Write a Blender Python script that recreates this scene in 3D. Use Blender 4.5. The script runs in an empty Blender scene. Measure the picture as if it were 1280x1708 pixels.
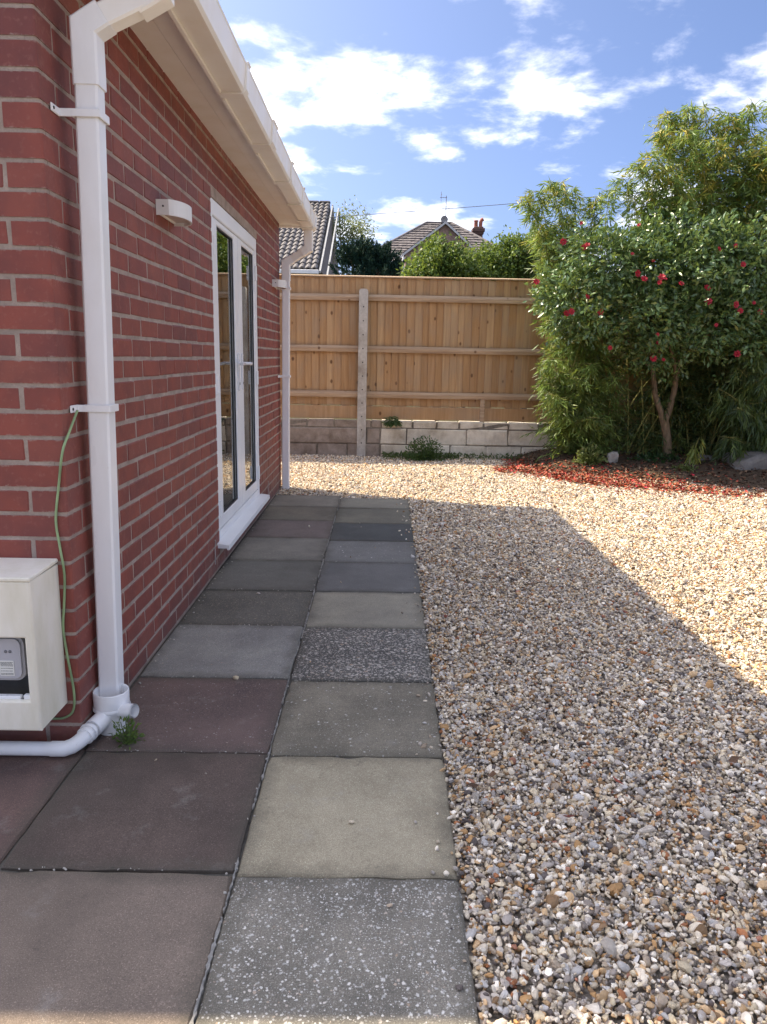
import bpy, bmesh, math, random
import numpy as np
from mathutils import Vector, Matrix, Euler

random.seed(7)
RNG = np.random.default_rng(11)
SC = bpy.context.scene
COL = SC.collection

# ---------------------------------------------------------------- camera
F_PX, YAW, PITCH, ROLL, CAM_H = 1255.0, 0.00806, 0.20315, -0.019, 1.2193
cam_d = bpy.data.cameras.new('camera')
cam = bpy.data.objects.new('camera', cam_d); COL.objects.link(cam)
fw = Vector((math.sin(YAW)*math.cos(PITCH), math.cos(YAW)*math.cos(PITCH), -math.sin(PITCH)))
rt = Vector((math.cos(YAW), -math.sin(YAW), 0)); dn = fw.cross(rt)
r2 = math.cos(ROLL)*rt + math.sin(ROLL)*dn
d2 = -math.sin(ROLL)*rt + math.cos(ROLL)*dn
M = Matrix((r2, -d2, -fw)).transposed().to_4x4()
M.translation = Vector((0, 0, CAM_H)); cam.matrix_world = M
cam_d.sensor_fit = 'VERTICAL'; cam_d.sensor_height = 24.0
cam_d.lens = 24.0*F_PX/1708.0
cam_d.clip_start = 0.05; cam_d.clip_end = 3000
SC.camera = cam

# ---------------------------------------------------------------- light
SUN_V = Vector((0.848, -0.37, -1.0)).normalized()
SUN_EL = math.asin(-SUN_V.z); SUN_AZ = math.atan2(-SUN_V.x, -SUN_V.y)
sun_d = bpy.data.lights.new('sun', 'SUN'); sun_d.energy = 2.5; sun_d.angle = math.radians(0.55)
sun_d.color = (1.0, 0.85, 0.62)
sun = bpy.data.objects.new('sun', sun_d); COL.objects.link(sun)
sun.rotation_euler = SUN_V.to_track_quat('-Z', 'Y').to_euler()
sun.location = (-20, 10, 25)

W = bpy.data.worlds.new('World'); SC.world = W; W.use_nodes = True
wn, wl = W.node_tree.nodes, W.node_tree.links
wn.clear()
def N(nodes, t, **kw):
    n = nodes.new(t)
    for k, v in kw.items():
        if k in ('op', 'operation'): n.operation = v
        elif hasattr(n, k): setattr(n, k, v)
        else: n.inputs[k.replace('_', ' ')].default_value = v
    return n
wout = N(wn, 'ShaderNodeOutputWorld'); wbg = N(wn, 'ShaderNodeBackground'); wbg.inputs['Strength'].default_value = 0.085
sky = N(wn, 'ShaderNodeTexSky', sky_type='NISHITA', sun_disc=False, sun_elevation=SUN_EL, sun_rotation=SUN_AZ,
        air_density=0.46, dust_density=3.8, ozone_density=7.0)
tc = N(wn, 'ShaderNodeTexCoord')
sep = N(wn, 'ShaderNodeSeparateXYZ'); wl.new(tc.outputs['Generated'], sep.inputs[0])
zz = N(wn, 'ShaderNodeMath', op='MAXIMUM'); wl.new(sep.outputs['Z'], zz.inputs[0]); zz.inputs[1].default_value = 0.0
za = N(wn, 'ShaderNodeMath', op='ADD'); wl.new(zz.outputs[0], za.inputs[0]); za.inputs[1].default_value = 0.16
dx = N(wn, 'ShaderNodeMath', op='DIVIDE'); wl.new(sep.outputs['X'], dx.inputs[0]); wl.new(za.outputs[0], dx.inputs[1])
dy = N(wn, 'ShaderNodeMath', op='DIVIDE'); wl.new(sep.outputs['Y'], dy.inputs[0]); wl.new(za.outputs[0], dy.inputs[1])
cmb = N(wn, 'ShaderNodeCombineXYZ'); wl.new(dx.outputs[0], cmb.inputs[0]); wl.new(dy.outputs[0], cmb.inputs[1])
cmap = N(wn, 'ShaderNodeMapping'); wl.new(cmb.outputs[0], cmap.inputs[0])
cmap.inputs['Location'].default_value = (4.8991, 19.053, 7.4432); cmap.inputs['Scale'].default_value = (1.0, 1.0, 1.0)
cn = N(wn, 'ShaderNodeTexNoise'); wl.new(cmap.outputs[0], cn.inputs['Vector'])
cn.inputs['Scale'].default_value = 3.0; cn.inputs['Detail'].default_value = 9; cn.inputs['Roughness'].default_value = 0.57
cn.inputs['Distortion'].default_value = 0.15
cr = N(wn, 'ShaderNodeValToRGB'); wl.new(cn.outputs['Fac'], cr.inputs[0])
cr.color_ramp.interpolation = 'EASE'
cr.color_ramp.elements[0].position = 0.472; cr.color_ramp.elements[0].color = (0, 0, 0, 1)
cr.color_ramp.elements[1].position = 0.86; cr.color_ramp.elements[1].color = (1, 1, 1, 1)
cmix = N(wn, 'ShaderNodeMix', data_type='RGBA'); wl.new(cr.outputs[0], cmix.inputs['Factor'])
wl.new(sky.outputs[0], cmix.inputs[6]); cmix.inputs[7].default_value = (16.0, 15.0, 13.8, 1)
wl.new(cmix.outputs[2], wbg.inputs['Color']); wl.new(wbg.outputs[0], wout.inputs[0])

SC.view_settings.view_transform = 'Standard'
SC.view_settings.look = 'None'
SC.view_settings.gamma = 1.0
SC.view_settings.use_curve_mapping = False
SC.view_settings.exposure = 1.95
SC.render.engine = 'CYCLES'
SC.cycles.max_bounces = 8; SC.cycles.diffuse_bounces = 4; SC.cycles.transparent_max_bounces = 8

# ---------------------------------------------------------------- helpers: objects
def origin(o):
    v = Vector((0, 0, 0))
    while o is not None:
        v += o.location; o = o.parent
    return v
def tag(o, label=None, cat=None, group=None, kind=None):
    if label: o['label'] = label
    if cat: o['category'] = cat
    if group: o['group'] = group
    if kind: o['kind'] = kind
    return o
def thing(name, label, cat, loc=(0, 0, 0), group=None):
    o = bpy.data.objects.new(name, None); o.empty_display_size = 0.05
    COL.objects.link(o); o.location = loc
    return tag(o, label, cat, group)
def link(name, me, parent=None, loc=None, mat=None, label=None, kind=None):
    o = bpy.data.objects.new(name, me); COL.objects.link(o)
    if mat is not None and len(me.materials) == 0: me.materials.append(mat)
    if parent is not None: o.parent = parent
    if loc is not None: o.location = loc
    return tag(o, label, kind=kind)
def fast_mesh(name, V, polys_sizes, loops, colors=None, cname='tint', smooth=False):
    me = bpy.data.meshes.new(name)
    V = np.asarray(V, np.float32); loops = np.asarray(loops, np.int32); sz = np.asarray(polys_sizes, np.int32)
    me.vertices.add(len(V)); me.vertices.foreach_set('co', V.ravel())
    me.loops.add(len(loops)); me.loops.foreach_set('vertex_index', loops)
    me.polygons.add(len(sz))
    st = np.zeros(len(sz), np.int32); st[1:] = np.cumsum(sz)[:-1]
    me.polygons.foreach_set('loop_start', st)
    if smooth: me.polygons.foreach_set('use_smooth', np.ones(len(sz), bool))
    if colors is not None:
        a = me.attributes.new(cname, 'FLOAT_COLOR', 'POINT')
        a.data.foreach_set('color', np.asarray(colors, np.float32).ravel())
    me.update(calc_edges=True); me.validate()
    return me

class MB:
    """collects shapes in world coordinates, then links them as one mesh object"""
    def __init__(s): s.v = []; s.f = []; s.sm = []; s.t = []; s.tint = 0.0
    def add(s, vs, fs, smooth=False):
        b = len(s.v)
        s.v += [tuple(p) for p in vs]; s.t += [s.tint]*len(vs)
        for f in fs: s.f.append(tuple(i+b for i in f)); s.sm.append(smooth)
        return s
    def box(s, x0, x1, y0, y1, z0, z1, c=0.0, rot=None):
        """box with chamfered edges of width c"""
        if c <= 0:
            vs = [(x, y, z) for z in (z0, z1) for y in (y0, y1) for x in (x0, x1)]
            fs = [(0, 2, 3, 1), (4, 5, 7, 6), (0, 1, 5, 4), (2, 6, 7, 3), (0, 4, 6, 2), (1, 3, 7, 5)]
        else:
            vs, fs = chamfer_box(x0, x1, y0, y1, z0, z1, c)
        if rot is not None:
            vs = [rot @ Vector(p) for p in vs]
        return s.add(vs, fs)
    def tube(s, path, r, n=10, cap=True, smooth=True):
        path = [Vector(p) for p in path]; rs = r if isinstance(r, (list, tuple)) else [r]*len(path)
        rings = []; up = None
        for i, p in enumerate(path):
            a = path[max(i-1, 0)]; b = path[min(i+1, len(path)-1)]
            d = (b-a).normalized()
            if up is None:
                up = Vector((0, 0, 1)) if abs(d.z) < 0.9 else Vector((0, 1, 0))
            u = (up - d*up.dot(d)).normalized(); w = d.cross(u); up = u
            rings.append([p + (u*math.cos(2*math.pi*k/n) + w*math.sin(2*math.pi*k/n))*rs[i] for k in range(n)])
        vs = [q for R in rings for q in R]; fs = []
        for i in range(len(rings)-1):
            for k in range(n):
                k2 = (k+1) % n
                fs.append((i*n+k, i*n+k2, (i+1)*n+k2, (i+1)*n+k))
        s.add(vs, fs, smooth)
        if cap:
            s.add(rings[0], [tuple(range(n))[::-1]]); s.add(rings[-1], [tuple(range(n))])
        return s
    def lathe(s, c, prof, n=28, axis='Z', smooth=True):
        """prof: list of (radius, height) ; closed profile surfaces"""
        c = Vector(c); vs = []; fs = []
        for r, h in prof:
            for k in range(n):
                a = 2*math.pi*k/n; p = (r*math.cos(a), r*math.sin(a), h)
                if axis == 'X': p = (p[2], p[0], p[1])
                if axis == 'Y': p = (p[0], p[2], p[1])
                vs.append(c+Vector(p))
        for i in range(len(prof)-1):
            for k in range(n):
                k2 = (k+1) % n
                fs.append((i*n+k, i*n+k2, (i+1)*n+k2, (i+1)*n+k))
        return s.add(vs, fs, smooth)
    def prism(s, poly, d0, d1, axis='Y', c=0.0):
        """poly in the two other axes, extruded along axis"""
        def P(a, b, d):
            return {'Y': (a, d, b), 'X': (d, a, b), 'Z': (a, b, d)}[axis]
        n = len(poly)
        vs = [P(a, b, d0) for a, b in poly] + [P(a, b, d1) for a, b in poly]
        fs = [tuple(range(n))[::-1], tuple(range(n, 2*n))]
        for i in range(n):
            j = (i+1) % n; fs.append((i, j, n+j, n+i))
        return s.add(vs, fs)
    def sweep(s, path, w, h, smooth=False, side=Vector((0, 1, 0))):
        """rectangular tube (w across 'side', h the other way) with mitred corners"""
        path = [Vector(p) for p in path]; rings = []
        ch = 0.006
        sec = [(-w/2+ch, -h/2), (w/2-ch, -h/2), (w/2, -h/2+ch), (w/2, h/2-ch), (w/2-ch, h/2), (-w/2+ch, h/2), (-w/2, h/2-ch), (-w/2, -h/2+ch)]
        for i, p in enumerate(path):
            d0 = (p-path[i-1]).normalized() if i > 0 else (path[1]-p).normalized()
            d1 = (path[i+1]-p).normalized() if i < len(path)-1 else d0
            t = (d0+d1).normalized(); nrm = t.cross(side).normalized()
            sc = 1/max(0.3, t.dot(d1))
            rings.append([p + side*a + nrm*b*sc for a, b in sec])
        n = len(sec); vs = [q for R in rings for q in R]; fs = []
        for i in range(len(rings)-1):
            for k in range(n):
                k2 = (k+1) % n; fs.append((i*n+k, i*n+k2, (i+1)*n+k2, (i+1)*n+k))
        s.add(vs, fs, smooth)
        s.add(rings[0], [tuple(range(n))[::-1]]); s.add(rings[-1], [tuple(range(n))])
        return s
    def build(s, name, mat, parent=None, label=None, kind=None, loc=None):
        org = origin(parent) if parent is not None else Vector((0, 0, 0))
        base = Vector(loc) if loc is not None else org
        me = bpy.data.meshes.new(name)
        me.from_pydata([(x-base.x, y-base.y, z-base.z) for x, y, z in s.v], [], s.f)
        me.polygons.foreach_set('use_smooth', s.sm)
        if any(s.t):
            a = me.attributes.new('tint', 'FLOAT_COLOR', 'POINT')
            a.data.foreach_set('color', np.repeat(np.array(s.t, np.float32)[:, None], 4, 1).ravel())
        bm = bmesh.new(); bm.from_mesh(me); bmesh.ops.recalc_face_normals(bm, faces=bm.faces); bm.to_mesh(me); bm.free()
        me.update()
        return link(name, me, parent, (base-org) if loc is not None else None, mat, label, kind)

def chamfer_box(x0, x1, y0, y1, z0, z1, c):
    lo = (x0, y0, z0); hi = (x1, y1, z1); vs = []; idx = {}
    for sx in (0, 1):
        for sy in (0, 1):
            for sz in (0, 1):
                s3 = (sx, sy, sz)
                for ax in range(3):
                    p = []
                    for k in range(3):
                        base = hi[k] if s3[k] else lo[k]
                        off = 0 if k == ax else (-c if s3[k] else c)
                        p.append(base+off)
                    idx[(s3, ax)] = len(vs); vs.append(tuple(p))
    fs = []
    for ax in range(3):
        o1, o2 = [k for k in range(3) if k != ax]
        for sg in (0, 1):
            q = []
            for a, b in ((0, 0), (1, 0), (1, 1), (0, 1)):
                s3 = [0, 0, 0]; s3[ax] = sg; s3[o1] = a; s3[o2] = b; q.append(idx[(tuple(s3), ax)])
            fs.append(tuple(q))
    for ax in range(3):            # edges parallel to ax
        o1, o2 = [k for k in range(3) if k != ax]
        for a in (0, 1):
            for b in (0, 1):
                s0 = [0, 0, 0]; s0[o1] = a; s0[o2] = b; s1 = list(s0); s1[ax] = 1
                s0, s1 = tuple(s0), tuple(s1)
                fs.append((idx[(s0, o1)], idx[(s1, o1)], idx[(s1, o2)], idx[(s0, o2)]))
    for sx in (0, 1):
        for sy in (0, 1):
            for sz in (0, 1):
                s3 = (sx, sy, sz); fs.append((idx[(s3, 0)], idx[(s3, 1)], idx[(s3, 2)]))
    return vs, fs

def copy_part(o, parent, loc):
    c = o.copy(); COL.objects.link(c); c.parent = parent; c.location = loc
    return c

# ---------------------------------------------------------------- helpers: materials
def new_mat(name, rough=0.7, spec=0.5, **kw):
    m = bpy.data.materials.new(name); m.use_nodes = True
    nt = m.node_tree; b = nt.nodes['Principled BSDF']
    b.inputs['Roughness'].default_value = rough
    b.inputs['Specular IOR Level'].default_value = spec
    return m, nt.nodes, nt.links, b
def pos(nodes): return nodes.new('ShaderNodeNewGeometry').outputs['Position']
def noise(nodes, links, vec, scale, detail=4, rough=0.55, stretch=None):
    if stretch:
        mp = nodes.new('ShaderNodeMapping'); mp.inputs['Scale'].default_value = stretch
        links.new(vec, mp.inputs[0]); vec = mp.outputs[0]
    n = nodes.new('ShaderNodeTexNoise'); links.new(vec, n.inputs['Vector'])
    n.inputs['Scale'].default_value = scale; n.inputs['Detail'].default_value = detail; n.inputs['Roughness'].default_value = rough
    return n.outputs['Fac']
def ramp(nodes, links, fac, stops, interp='LINEAR'):
    r = nodes.new('ShaderNodeValToRGB'); links.new(fac, r.inputs[0]); cr = r.color_ramp; cr.interpolation = interp
    while len(cr.elements) < len(stops): cr.elements.new(0.5)
    for e, (p, c) in zip(cr.elements, stops):
        e.position = p; e.color = (*c, 1) if isinstance(c, (tuple, list)) else (c, c, c, 1)
    return r.outputs[0]
def mixc(nodes, links, fac, a, b, blend='MIX'):
    m = nodes.new('ShaderNodeMix'); m.data_type = 'RGBA'; m.blend_type = blend
    for s, v in ((0, fac), (6, a), (7, b)):
        if hasattr(v, 'is_linked'): links.new(v, m.inputs[s])
        elif s == 0: m.inputs[0].default_value = v
        else: m.inputs[s].default_value = (*v, 1) if len(v) == 3 else v
    return m.outputs[2]
def bump(nodes, links, b, h, strength=0.4, dist=0.003):
    n = nodes.new('ShaderNodeBump'); n.inputs['Strength'].default_value = strength; n.inputs['Distance'].default_value = dist
    links.new(h, n.inputs['Height']); links.new(n.outputs[0], b.inputs['Normal'])
def math_n(nodes, links, op, a, b=0.0):
    n = nodes.new('ShaderNodeMath'); n.operation = op
    for i, v in enumerate((a, b)):
        if hasattr(v, 'is_linked'): links.new(v, n.inputs[i])
        else: n.inputs[i].default_value = v
    return n.outputs[0]
def rnd(nodes): return nodes.new('ShaderNodeObjectInfo').outputs['Random']
def attr(nodes, name, typ='GEOMETRY', out='Color'):
    a = nodes.new('ShaderNodeAttribute'); a.attribute_name = name; a.attribute_type = typ
    return a.outputs[out]

def mat_brick():
    m, n, l, b = new_mat('red_brick', 0.62, 0.35); p = pos(n)
    t = math_n(n, l, 'FRACT', math_n(n, l, 'ADD', rnd(n), attr(n, 'tint', out='Fac')))
    c = ramp(n, l, t, [(0.0, (.25, .066, .049)), (.22, (.285, .077, .056)), (.45, (.26, .068, .050)), (.66, (.30, .090, .063)), (.8, (.225, .061, .050)), (.9, (.25, .074, .058)), (1.0, (.20, .061, .053))])
    f1 = noise(n, l, p, 9, 5); c = mixc(n, l, ramp(n, l, f1, [(.35, 0.0), (.72, .55)]), c, (.12, .045, .045))
    gc_ = n.new('ShaderNodeTexCoord'); sg = n.new('ShaderNodeSeparateXYZ'); l.new(gc_.outputs['Generated'], sg.inputs[0])
    e1 = math_n(n, l, 'ABSOLUTE', math_n(n, l, 'SUBTRACT', sg.outputs['Z'], .5))
    e2 = math_n(n, l, 'ADD', e1, math_n(n, l, 'MULTIPLY', math_n(n, l, 'SUBTRACT', noise(n, l, p, 42, 6, .7), .5), .55))
    c = mixc(n, l, ramp(n, l, e2, [(.475, 0.0), (.56, .5)]), c, (.42, .34, .29))
    f2 = noise(n, l, p, 55, 3); c = mixc(n, l, ramp(n, l, f2, [(.56, 0.0), (.8, .4)]), c, (.36, .17, .13))
    f3 = noise(n, l, p, 26, 6, .7); c = mixc(n, l, ramp(n, l, f3, [(.66, 0.0), (.76, .5)]), c, (.40, .30, .26))
    sz = n.new('ShaderNodeSeparateXYZ'); l.new(p, sz.inputs[0])     # splash grime by the ground
    g = ramp(n, l, sz.outputs['Z'], [(0.0, .6), (.22, 0.0)])
    g2 = math_n(n, l, 'MULTIPLY', g, ramp(n, l, noise(n, l, p, 7, 5), [(.3, .2), (.65, 1.0)]))
    c = mixc(n, l, g2, c, (.12, .095, .085))
    l.new(c, b.inputs['Base Color'])
    bump(n, l, b, noise(n, l, p, 120, 5, .65), .35, .002)
    return m
def mat_mortar():
    m, n, l, b = new_mat('mortar', 0.95, 0.1); p = pos(n)
    c = ramp(n, l, noise(n, l, p, 14, 5), [(.3, (.30, .24, .205)), (.55, (.41, .33, .28)), (.8, (.50, .41, .355))])
    c = mixc(n, l, ramp(n, l, noise(n, l, p, 180, 2), [(.4, 0.0), (.8, .45)]), c, (.22, .19, .165))
    l.new(c, b.inputs['Base Color']); bump(n, l, b, noise(n, l, p, 150, 5, .7), .6, .003)
    return m
def mat_plastic(name, col, dirt, rough=0.32, amount=.5, scale=6, grime=(.35, .32, .26)):
    m, n, l, b = new_mat(name, rough, 0.5); p = pos(n)
    f = noise(n, l, p, scale, 6, .62, (1, 1, .35))
    c = mixc(n, l, ramp(n, l, f, [(.45, 0.0), (.8, amount)]), col, dirt)
    f2 = noise(n, l, p, 40, 5, .7); c = mixc(n, l, ramp(n, l, f2, [(.66, 0.0), (.82, amount*.6)]), c, grime)
    l.new(c, b.inputs['Base Color'])
    l.new(ramp(n, l, f, [(.3, rough-.08), (.8, rough+.2)]), b.inputs['Roughness'])
    bump(n, l, b, noise(n, l, p, 300, 2), .03, .001)
    return m
def mat_plain(name, col, rough=.6, spec=.5, var=.25, scale=20, metallic=0):
    m, n, l, b = new_mat(name, rough, spec); p = pos(n)
    d = tuple(x*(1-var) for x in col); u = tuple(min(1, x*(1+var)) for x in col)
    l.new(ramp(n, l, noise(n, l, p, scale, 5), [(.3, d), (.7, u)]), b.inputs['Base Color'])
    b.inputs['Metallic'].default_value = metallic
    bump(n, l, b, noise(n, l, p, scale*6, 4), .15, .002)
    return m
def mat_wood():
    m, n, l, b = new_mat('fence_timber', 0.8, 0.2); p = pos(n)
    ob = n.new('ShaderNodeObjectInfo')
    cmbv = n.new('ShaderNodeCombineXYZ'); l.new(math_n(n, l, 'MULTIPLY', ob.outputs['Random'], 37.0), cmbv.inputs[0]); l.new(math_n(n, l, 'MULTIPLY', ob.outputs['Random'], 91.0), cmbv.inputs[2])
    va = n.new('ShaderNodeVectorMath'); va.operation = 'ADD'; l.new(p, va.inputs[0]); l.new(cmbv.outputs[0], va.inputs[1]); q = va.outputs[0]
    c = ramp(n, l, ob.outputs['Random'], [(0, (.40, .245, .12)), (.2, (.50, .325, .17)), (.4, (.42, .255, .125)), (.6, (.54, .37, .205)), (.8, (.45, .28, .14)), (1, (.49, .31, .16))])
    g = noise(n, l, q, 34, 5, .6, (1, 1, .055)); c = mixc(n, l, ramp(n, l, g, [(.35, 0.0), (.72, .55)]), c, (.26, .135, .06))
    g2 = noise(n, l, q, 110, 4, .6, (1, 1, .03)); c = mixc(n, l, ramp(n, l, g2, [(.5, 0.0), (.75, .35)]), c, (.55, .37, .20))
    vo = n.new('ShaderNodeTexVoronoi'); mp = n.new('ShaderNodeMapping'); mp.inputs['Scale'].default_value = (1, .3, .62)
    l.new(q, mp.inputs[0]); l.new(mp.outputs[0], vo.inputs['Vector']); vo.inputs['Scale'].default_value = 9.5
    k = ramp(n, l, vo.outputs['Distance'], [(.10, 1.0), (.19, 0.0)])
    sel = ramp(n, l, attr_sep(n, l, vo.outputs['Color']), [(.42, 0.0), (.44, 1.0)], 'CONSTANT')
    c = mixc(n, l, math_n(n, l, 'MULTIPLY', k, math_n(n, l, 'MULTIPLY', sel, .85)), c, (.10, .045, .022))
    w = noise(n, l, q, 2.5, 4); c = mixc(n, l, ramp(n, l, w, [(.44, 0.0), (.72, .5)]), c, (.33, .275, .21))
    l.new(c, b.inputs['Base Color']); bump(n, l, b, g, .3, .003)
    return m
def attr_sep(n, l, col):
    s = n.new('ShaderNodeSeparateColor'); l.new(col, s.inputs[0]); return s.outputs[0]
def mat_rail():
    m, n, l, b = new_mat('rail_timber', 0.8, 0.2); p = pos(n)
    g = noise(n, l, p, 30, 5, .6, (.05, 1, 1))
    c = ramp(n, l, g, [(.3, (.31, .21, .135)), (.55, (.45, .33, .22)), (.75, (.53, .41, .295))])
    vo = n.new('ShaderNodeTexVoronoi'); l.new(p, vo.inputs['Vector']); vo.inputs['Scale'].default_value = 5.5
    c = mixc(n, l, ramp(n, l, vo.outputs['Distance'], [(.07, .8), (.12, 0.0)]), c, (.11, .055, .03))
    l.new(c, b.inputs['Base Color']); bump(n, l, b, g, .3, .003)
    return m
def mat_slab(name, col, dark, rough=.85, speck=0.0, speck_scale=60, speck_col=(.80, .77, .70), mot=.5):
    m, n, l, b = new_mat(name, rough, 0.25); p = pos(n)
    f = noise(n, l, p, 3.1, 8, .70)
    c = mixc(n, l, ramp(n, l, f, [(.34, 0.0), (.64, mot+.40)]), col, dark)
    fine = noise(n, l, p, 420, 3, .75)
    c = mixc(n, l, ramp(n, l, fine, [(.36, .6), (.56, 0.0)]), c, tuple(x*.45 for x in dark))
    c = mixc(n, l, ramp(n, l, noise(n, l, p, 310, 2, .7), [(.56, 0.0), (.70, .6)]), c, tuple(min(.8, x*1.8) for x in col))
    grit = noise(n, l, p, 95, 4, .7)
    c = mixc(n, l, ramp(n, l, grit, [(.30, .35), (.46, 0.0)]), c, tuple(x*.6 for x in dark))
    hgt = fine
    def stones(c, hgt, scale, keepf, size, seed):
        mpv = n.new('ShaderNodeMapping'); mpv.inputs['Rotation'].default_value = (0, 0, .6+seed); mpv.inputs['Location'].default_value = (seed*3, seed*5, 0); l.new(p, mpv.inputs[0])
        nn = n.new('ShaderNodeTexNoise'); l.new(p, nn.inputs['Vector']); nn.inputs['Scale'].default_value = scale*1.6; nn.inputs['Detail'].default_value = 3
        ms = n.new('ShaderNodeVectorMath'); ms.operation = 'SCALE'; l.new(nn.outputs['Color'], ms.inputs[0]); ms.inputs['Scale'].default_value = .9/scale
        dv = n.new('ShaderNodeVectorMath'); dv.operation = 'ADD'; l.new(mpv.outputs[0], dv.inputs[0]); l.new(ms.outputs[0], dv.inputs[1])
        v = n.new('ShaderNodeTexVoronoi'); l.new(dv.outputs[0], v.inputs['Vector']); v.inputs['Scale'].default_value = scale
        sc = n.new('ShaderNodeSeparateColor'); l.new(v.outputs['Color'], sc.inputs[0])
        keep = ramp(n, l, sc.outputs[0], [(0.0, 1.0), (keepf, 0.0)], 'CONSTANT')
        d = math_n(n, l, 'DIVIDE', v.outputs['Distance'], math_n(n, l, 'ADD', .35, sc.outputs[2]))
        k = math_n(n, l, 'MULTIPLY', keep, ramp(n, l, d, [(size*.75, 1.0), (size*1.25, 0.0)]))
        cc = ramp(n, l, sc.outputs[1], [(0, tuple(x*.5 for x in speck_col)), (.45, tuple(x*.8 for x in speck_col)), (.8, speck_col), (1, (.42, .31, .22))])
        return mixc(n, l, k, c, cc), math_n(n, l, 'ADD', hgt, math_n(n, l, 'MULTIPLY', k, .9))
    if speck > 0:
        c, hgt = stones(c, hgt, speck_scale*2.3, min(.9, speck*1.5), .36, 1)
        c, hgt = stones(c, hgt, speck_scale, speck, .36, 0)
    c = mixc(n, l, ramp(n, l, noise(n, l, p, 7, 7, .72), [(.58, 0.0), (.76, .4)]), c, (.36, .345, .31))
    c = mixc(n, l, ramp(n, l, noise(n, l, p, 15, 6, .75), [(.62, 0.0), (.74, .55)]), c, (.055, .053, .04))
    c = mixc(n, l, ramp(n, l, noise(n, l, p, 1.6, 4, .6), [(.5, 0.0), (.7, .35)]), c, tuple(x*.55 for x in dark))
    tcg = n.new('ShaderNodeTexCoord'); sg = n.new('ShaderNodeSeparateXYZ'); l.new(tcg.outputs['Generated'], sg.inputs[0])
    ex = math_n(n, l, 'ABSOLUTE', math_n(n, l, 'SUBTRACT', sg.outputs['X'], .5)); ey = math_n(n, l, 'ABSOLUTE', math_n(n, l, 'SUBTRACT', sg.outputs['Y'], .5))
    ed = math_n(n, l, 'ADD', math_n(n, l, 'MAXIMUM', ex, ey), math_n(n, l, 'MULTIPLY', math_n(n, l, 'SUBTRACT', noise(n, l, p, 11, 7, .7), .5), .22))
    c = mixc(n, l, ramp(n, l, ed, [(.40, 0.0), (.53, .62)]), c, (.085, .078, .06))
    l.new(c, b.inputs['Base Color']); bump(n, l, b, hgt, .35, .0012)
    return m
def mat_leaf(name, rough=.4, transl=.3, spec=.5):
    m, n, l, b = new_mat(name, rough, spec)
    c = attr(n, 'tint'); l.new(c, b.inputs['Base Color'])
    t = n.new('ShaderNodeBsdfTranslucent'); l.new(mixc(n, l, .5, c, (.30, .36, .05), 'MIX'), t.inputs['Color'])
    mx = n.new('ShaderNodeMixShader'); mx.inputs[0].default_value = transl
    out = n['Material Output']
    l.new(b.outputs[0], mx.inputs[1]); l.new(t.outputs[0], mx.inputs[2]); l.new(mx.outputs[0], out.inputs[0])
    return m
def mat_vcol(name, rough=.7, attrname='tint', typ='GEOMETRY', spec=.4):
    m, n, l, b = new_mat(name, rough, spec); c = attr(n, attrname, typ); p = pos(n)
    f = noise(n, l, p, 160, 3)
    c = mixc(n, l, ramp(n, l, f, [(.35, .35), (.65, 0.0)]), c, mixc(n, l, 1.0, c, (.55, .52, .48), 'MULTIPLY'))
    l.new(c, b.inputs['Base Color'])
    return m
def mat_gravel_sheet():
    m, n, l, b = new_mat('gravel_sheet', .9, .2); p = pos(n)
    v = n.new('ShaderNodeTexVoronoi'); l.new(p, v.inputs['Vector']); v.inputs['Scale'].default_value = 62
    s = n.new('ShaderNodeSeparateColor'); l.new(v.outputs['Color'], s.inputs[0])
    c = ramp(n, l, s.outputs[0], [(0, (.20, .17, .14)), (.3, (.38, .33, .27)), (.6, (.50, .45, .37)), (.8, (.40, .31, .21)), (1, (.58, .55, .49))])
    c = mixc(n, l, ramp(n, l, v.outputs['Distance'], [(.3, 0.0), (.62, .7)]), c, (.12, .105, .085))
    l.new(c, b.inputs['Base Color']); bump(n, l, b, math_n(n, l, 'SUBTRACT', 1.0, v.outputs['Distance']), .8, .01)
    return m
def mat_soil(name='soil', a=(.05, .035, .025), c2=(.11, .08, .055)):
    m, n, l, b = new_mat(name, .95, .1); p = pos(n)
    l.new(ramp(n, l, noise(n, l, p, 20, 7, .7), [(.3, a), (.7, c2)]), b.inputs['Base Color'])
    bump(n, l, b, noise(n, l, p, 50, 6, .7), .8, .01)
    return m
def mat_bark(name, a, c2, scale=30):
    m, n, l, b = new_mat(name, .85, .2); p = pos(n)
    f = noise(n, l, p, scale, 6, .65, (1, 1, .35))
    l.new(ramp(n, l, f, [(.3, a), (.7, c2)]), b.inputs['Base Color']); bump(n, l, b, f, .5, .006)
    return m
def mat_concrete(name, a, c2, scale=12, pit=True):
    m, n, l, b = new_mat(name, .92, .15); p = pos(n)
    f = noise(n, l, p, scale, 6, .65)
    c = ramp(n, l, f, [(.3, a), (.7, c2)])
    c = mixc(n, l, ramp(n, l, noise(n, l, p, 2.6, 6, .72), [(.50, 0.0), (.70, .65)]), c, tuple(x*k for x, k in zip(a, (.50, .43, .36))))
    c = mixc(n, l, ramp(n, l, noise(n, l, p, 9, 6, .7, (1, 1, .28)), [(.55, 0.0), (.75, .5)]), c, tuple(x*k for x, k in zip(a, (.55, .48, .38))))
    l.new(c, b.inputs['Base Color']); bump(n, l, b, noise(n, l, p, 60, 6, .7), .5, .006)
    return m
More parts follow.
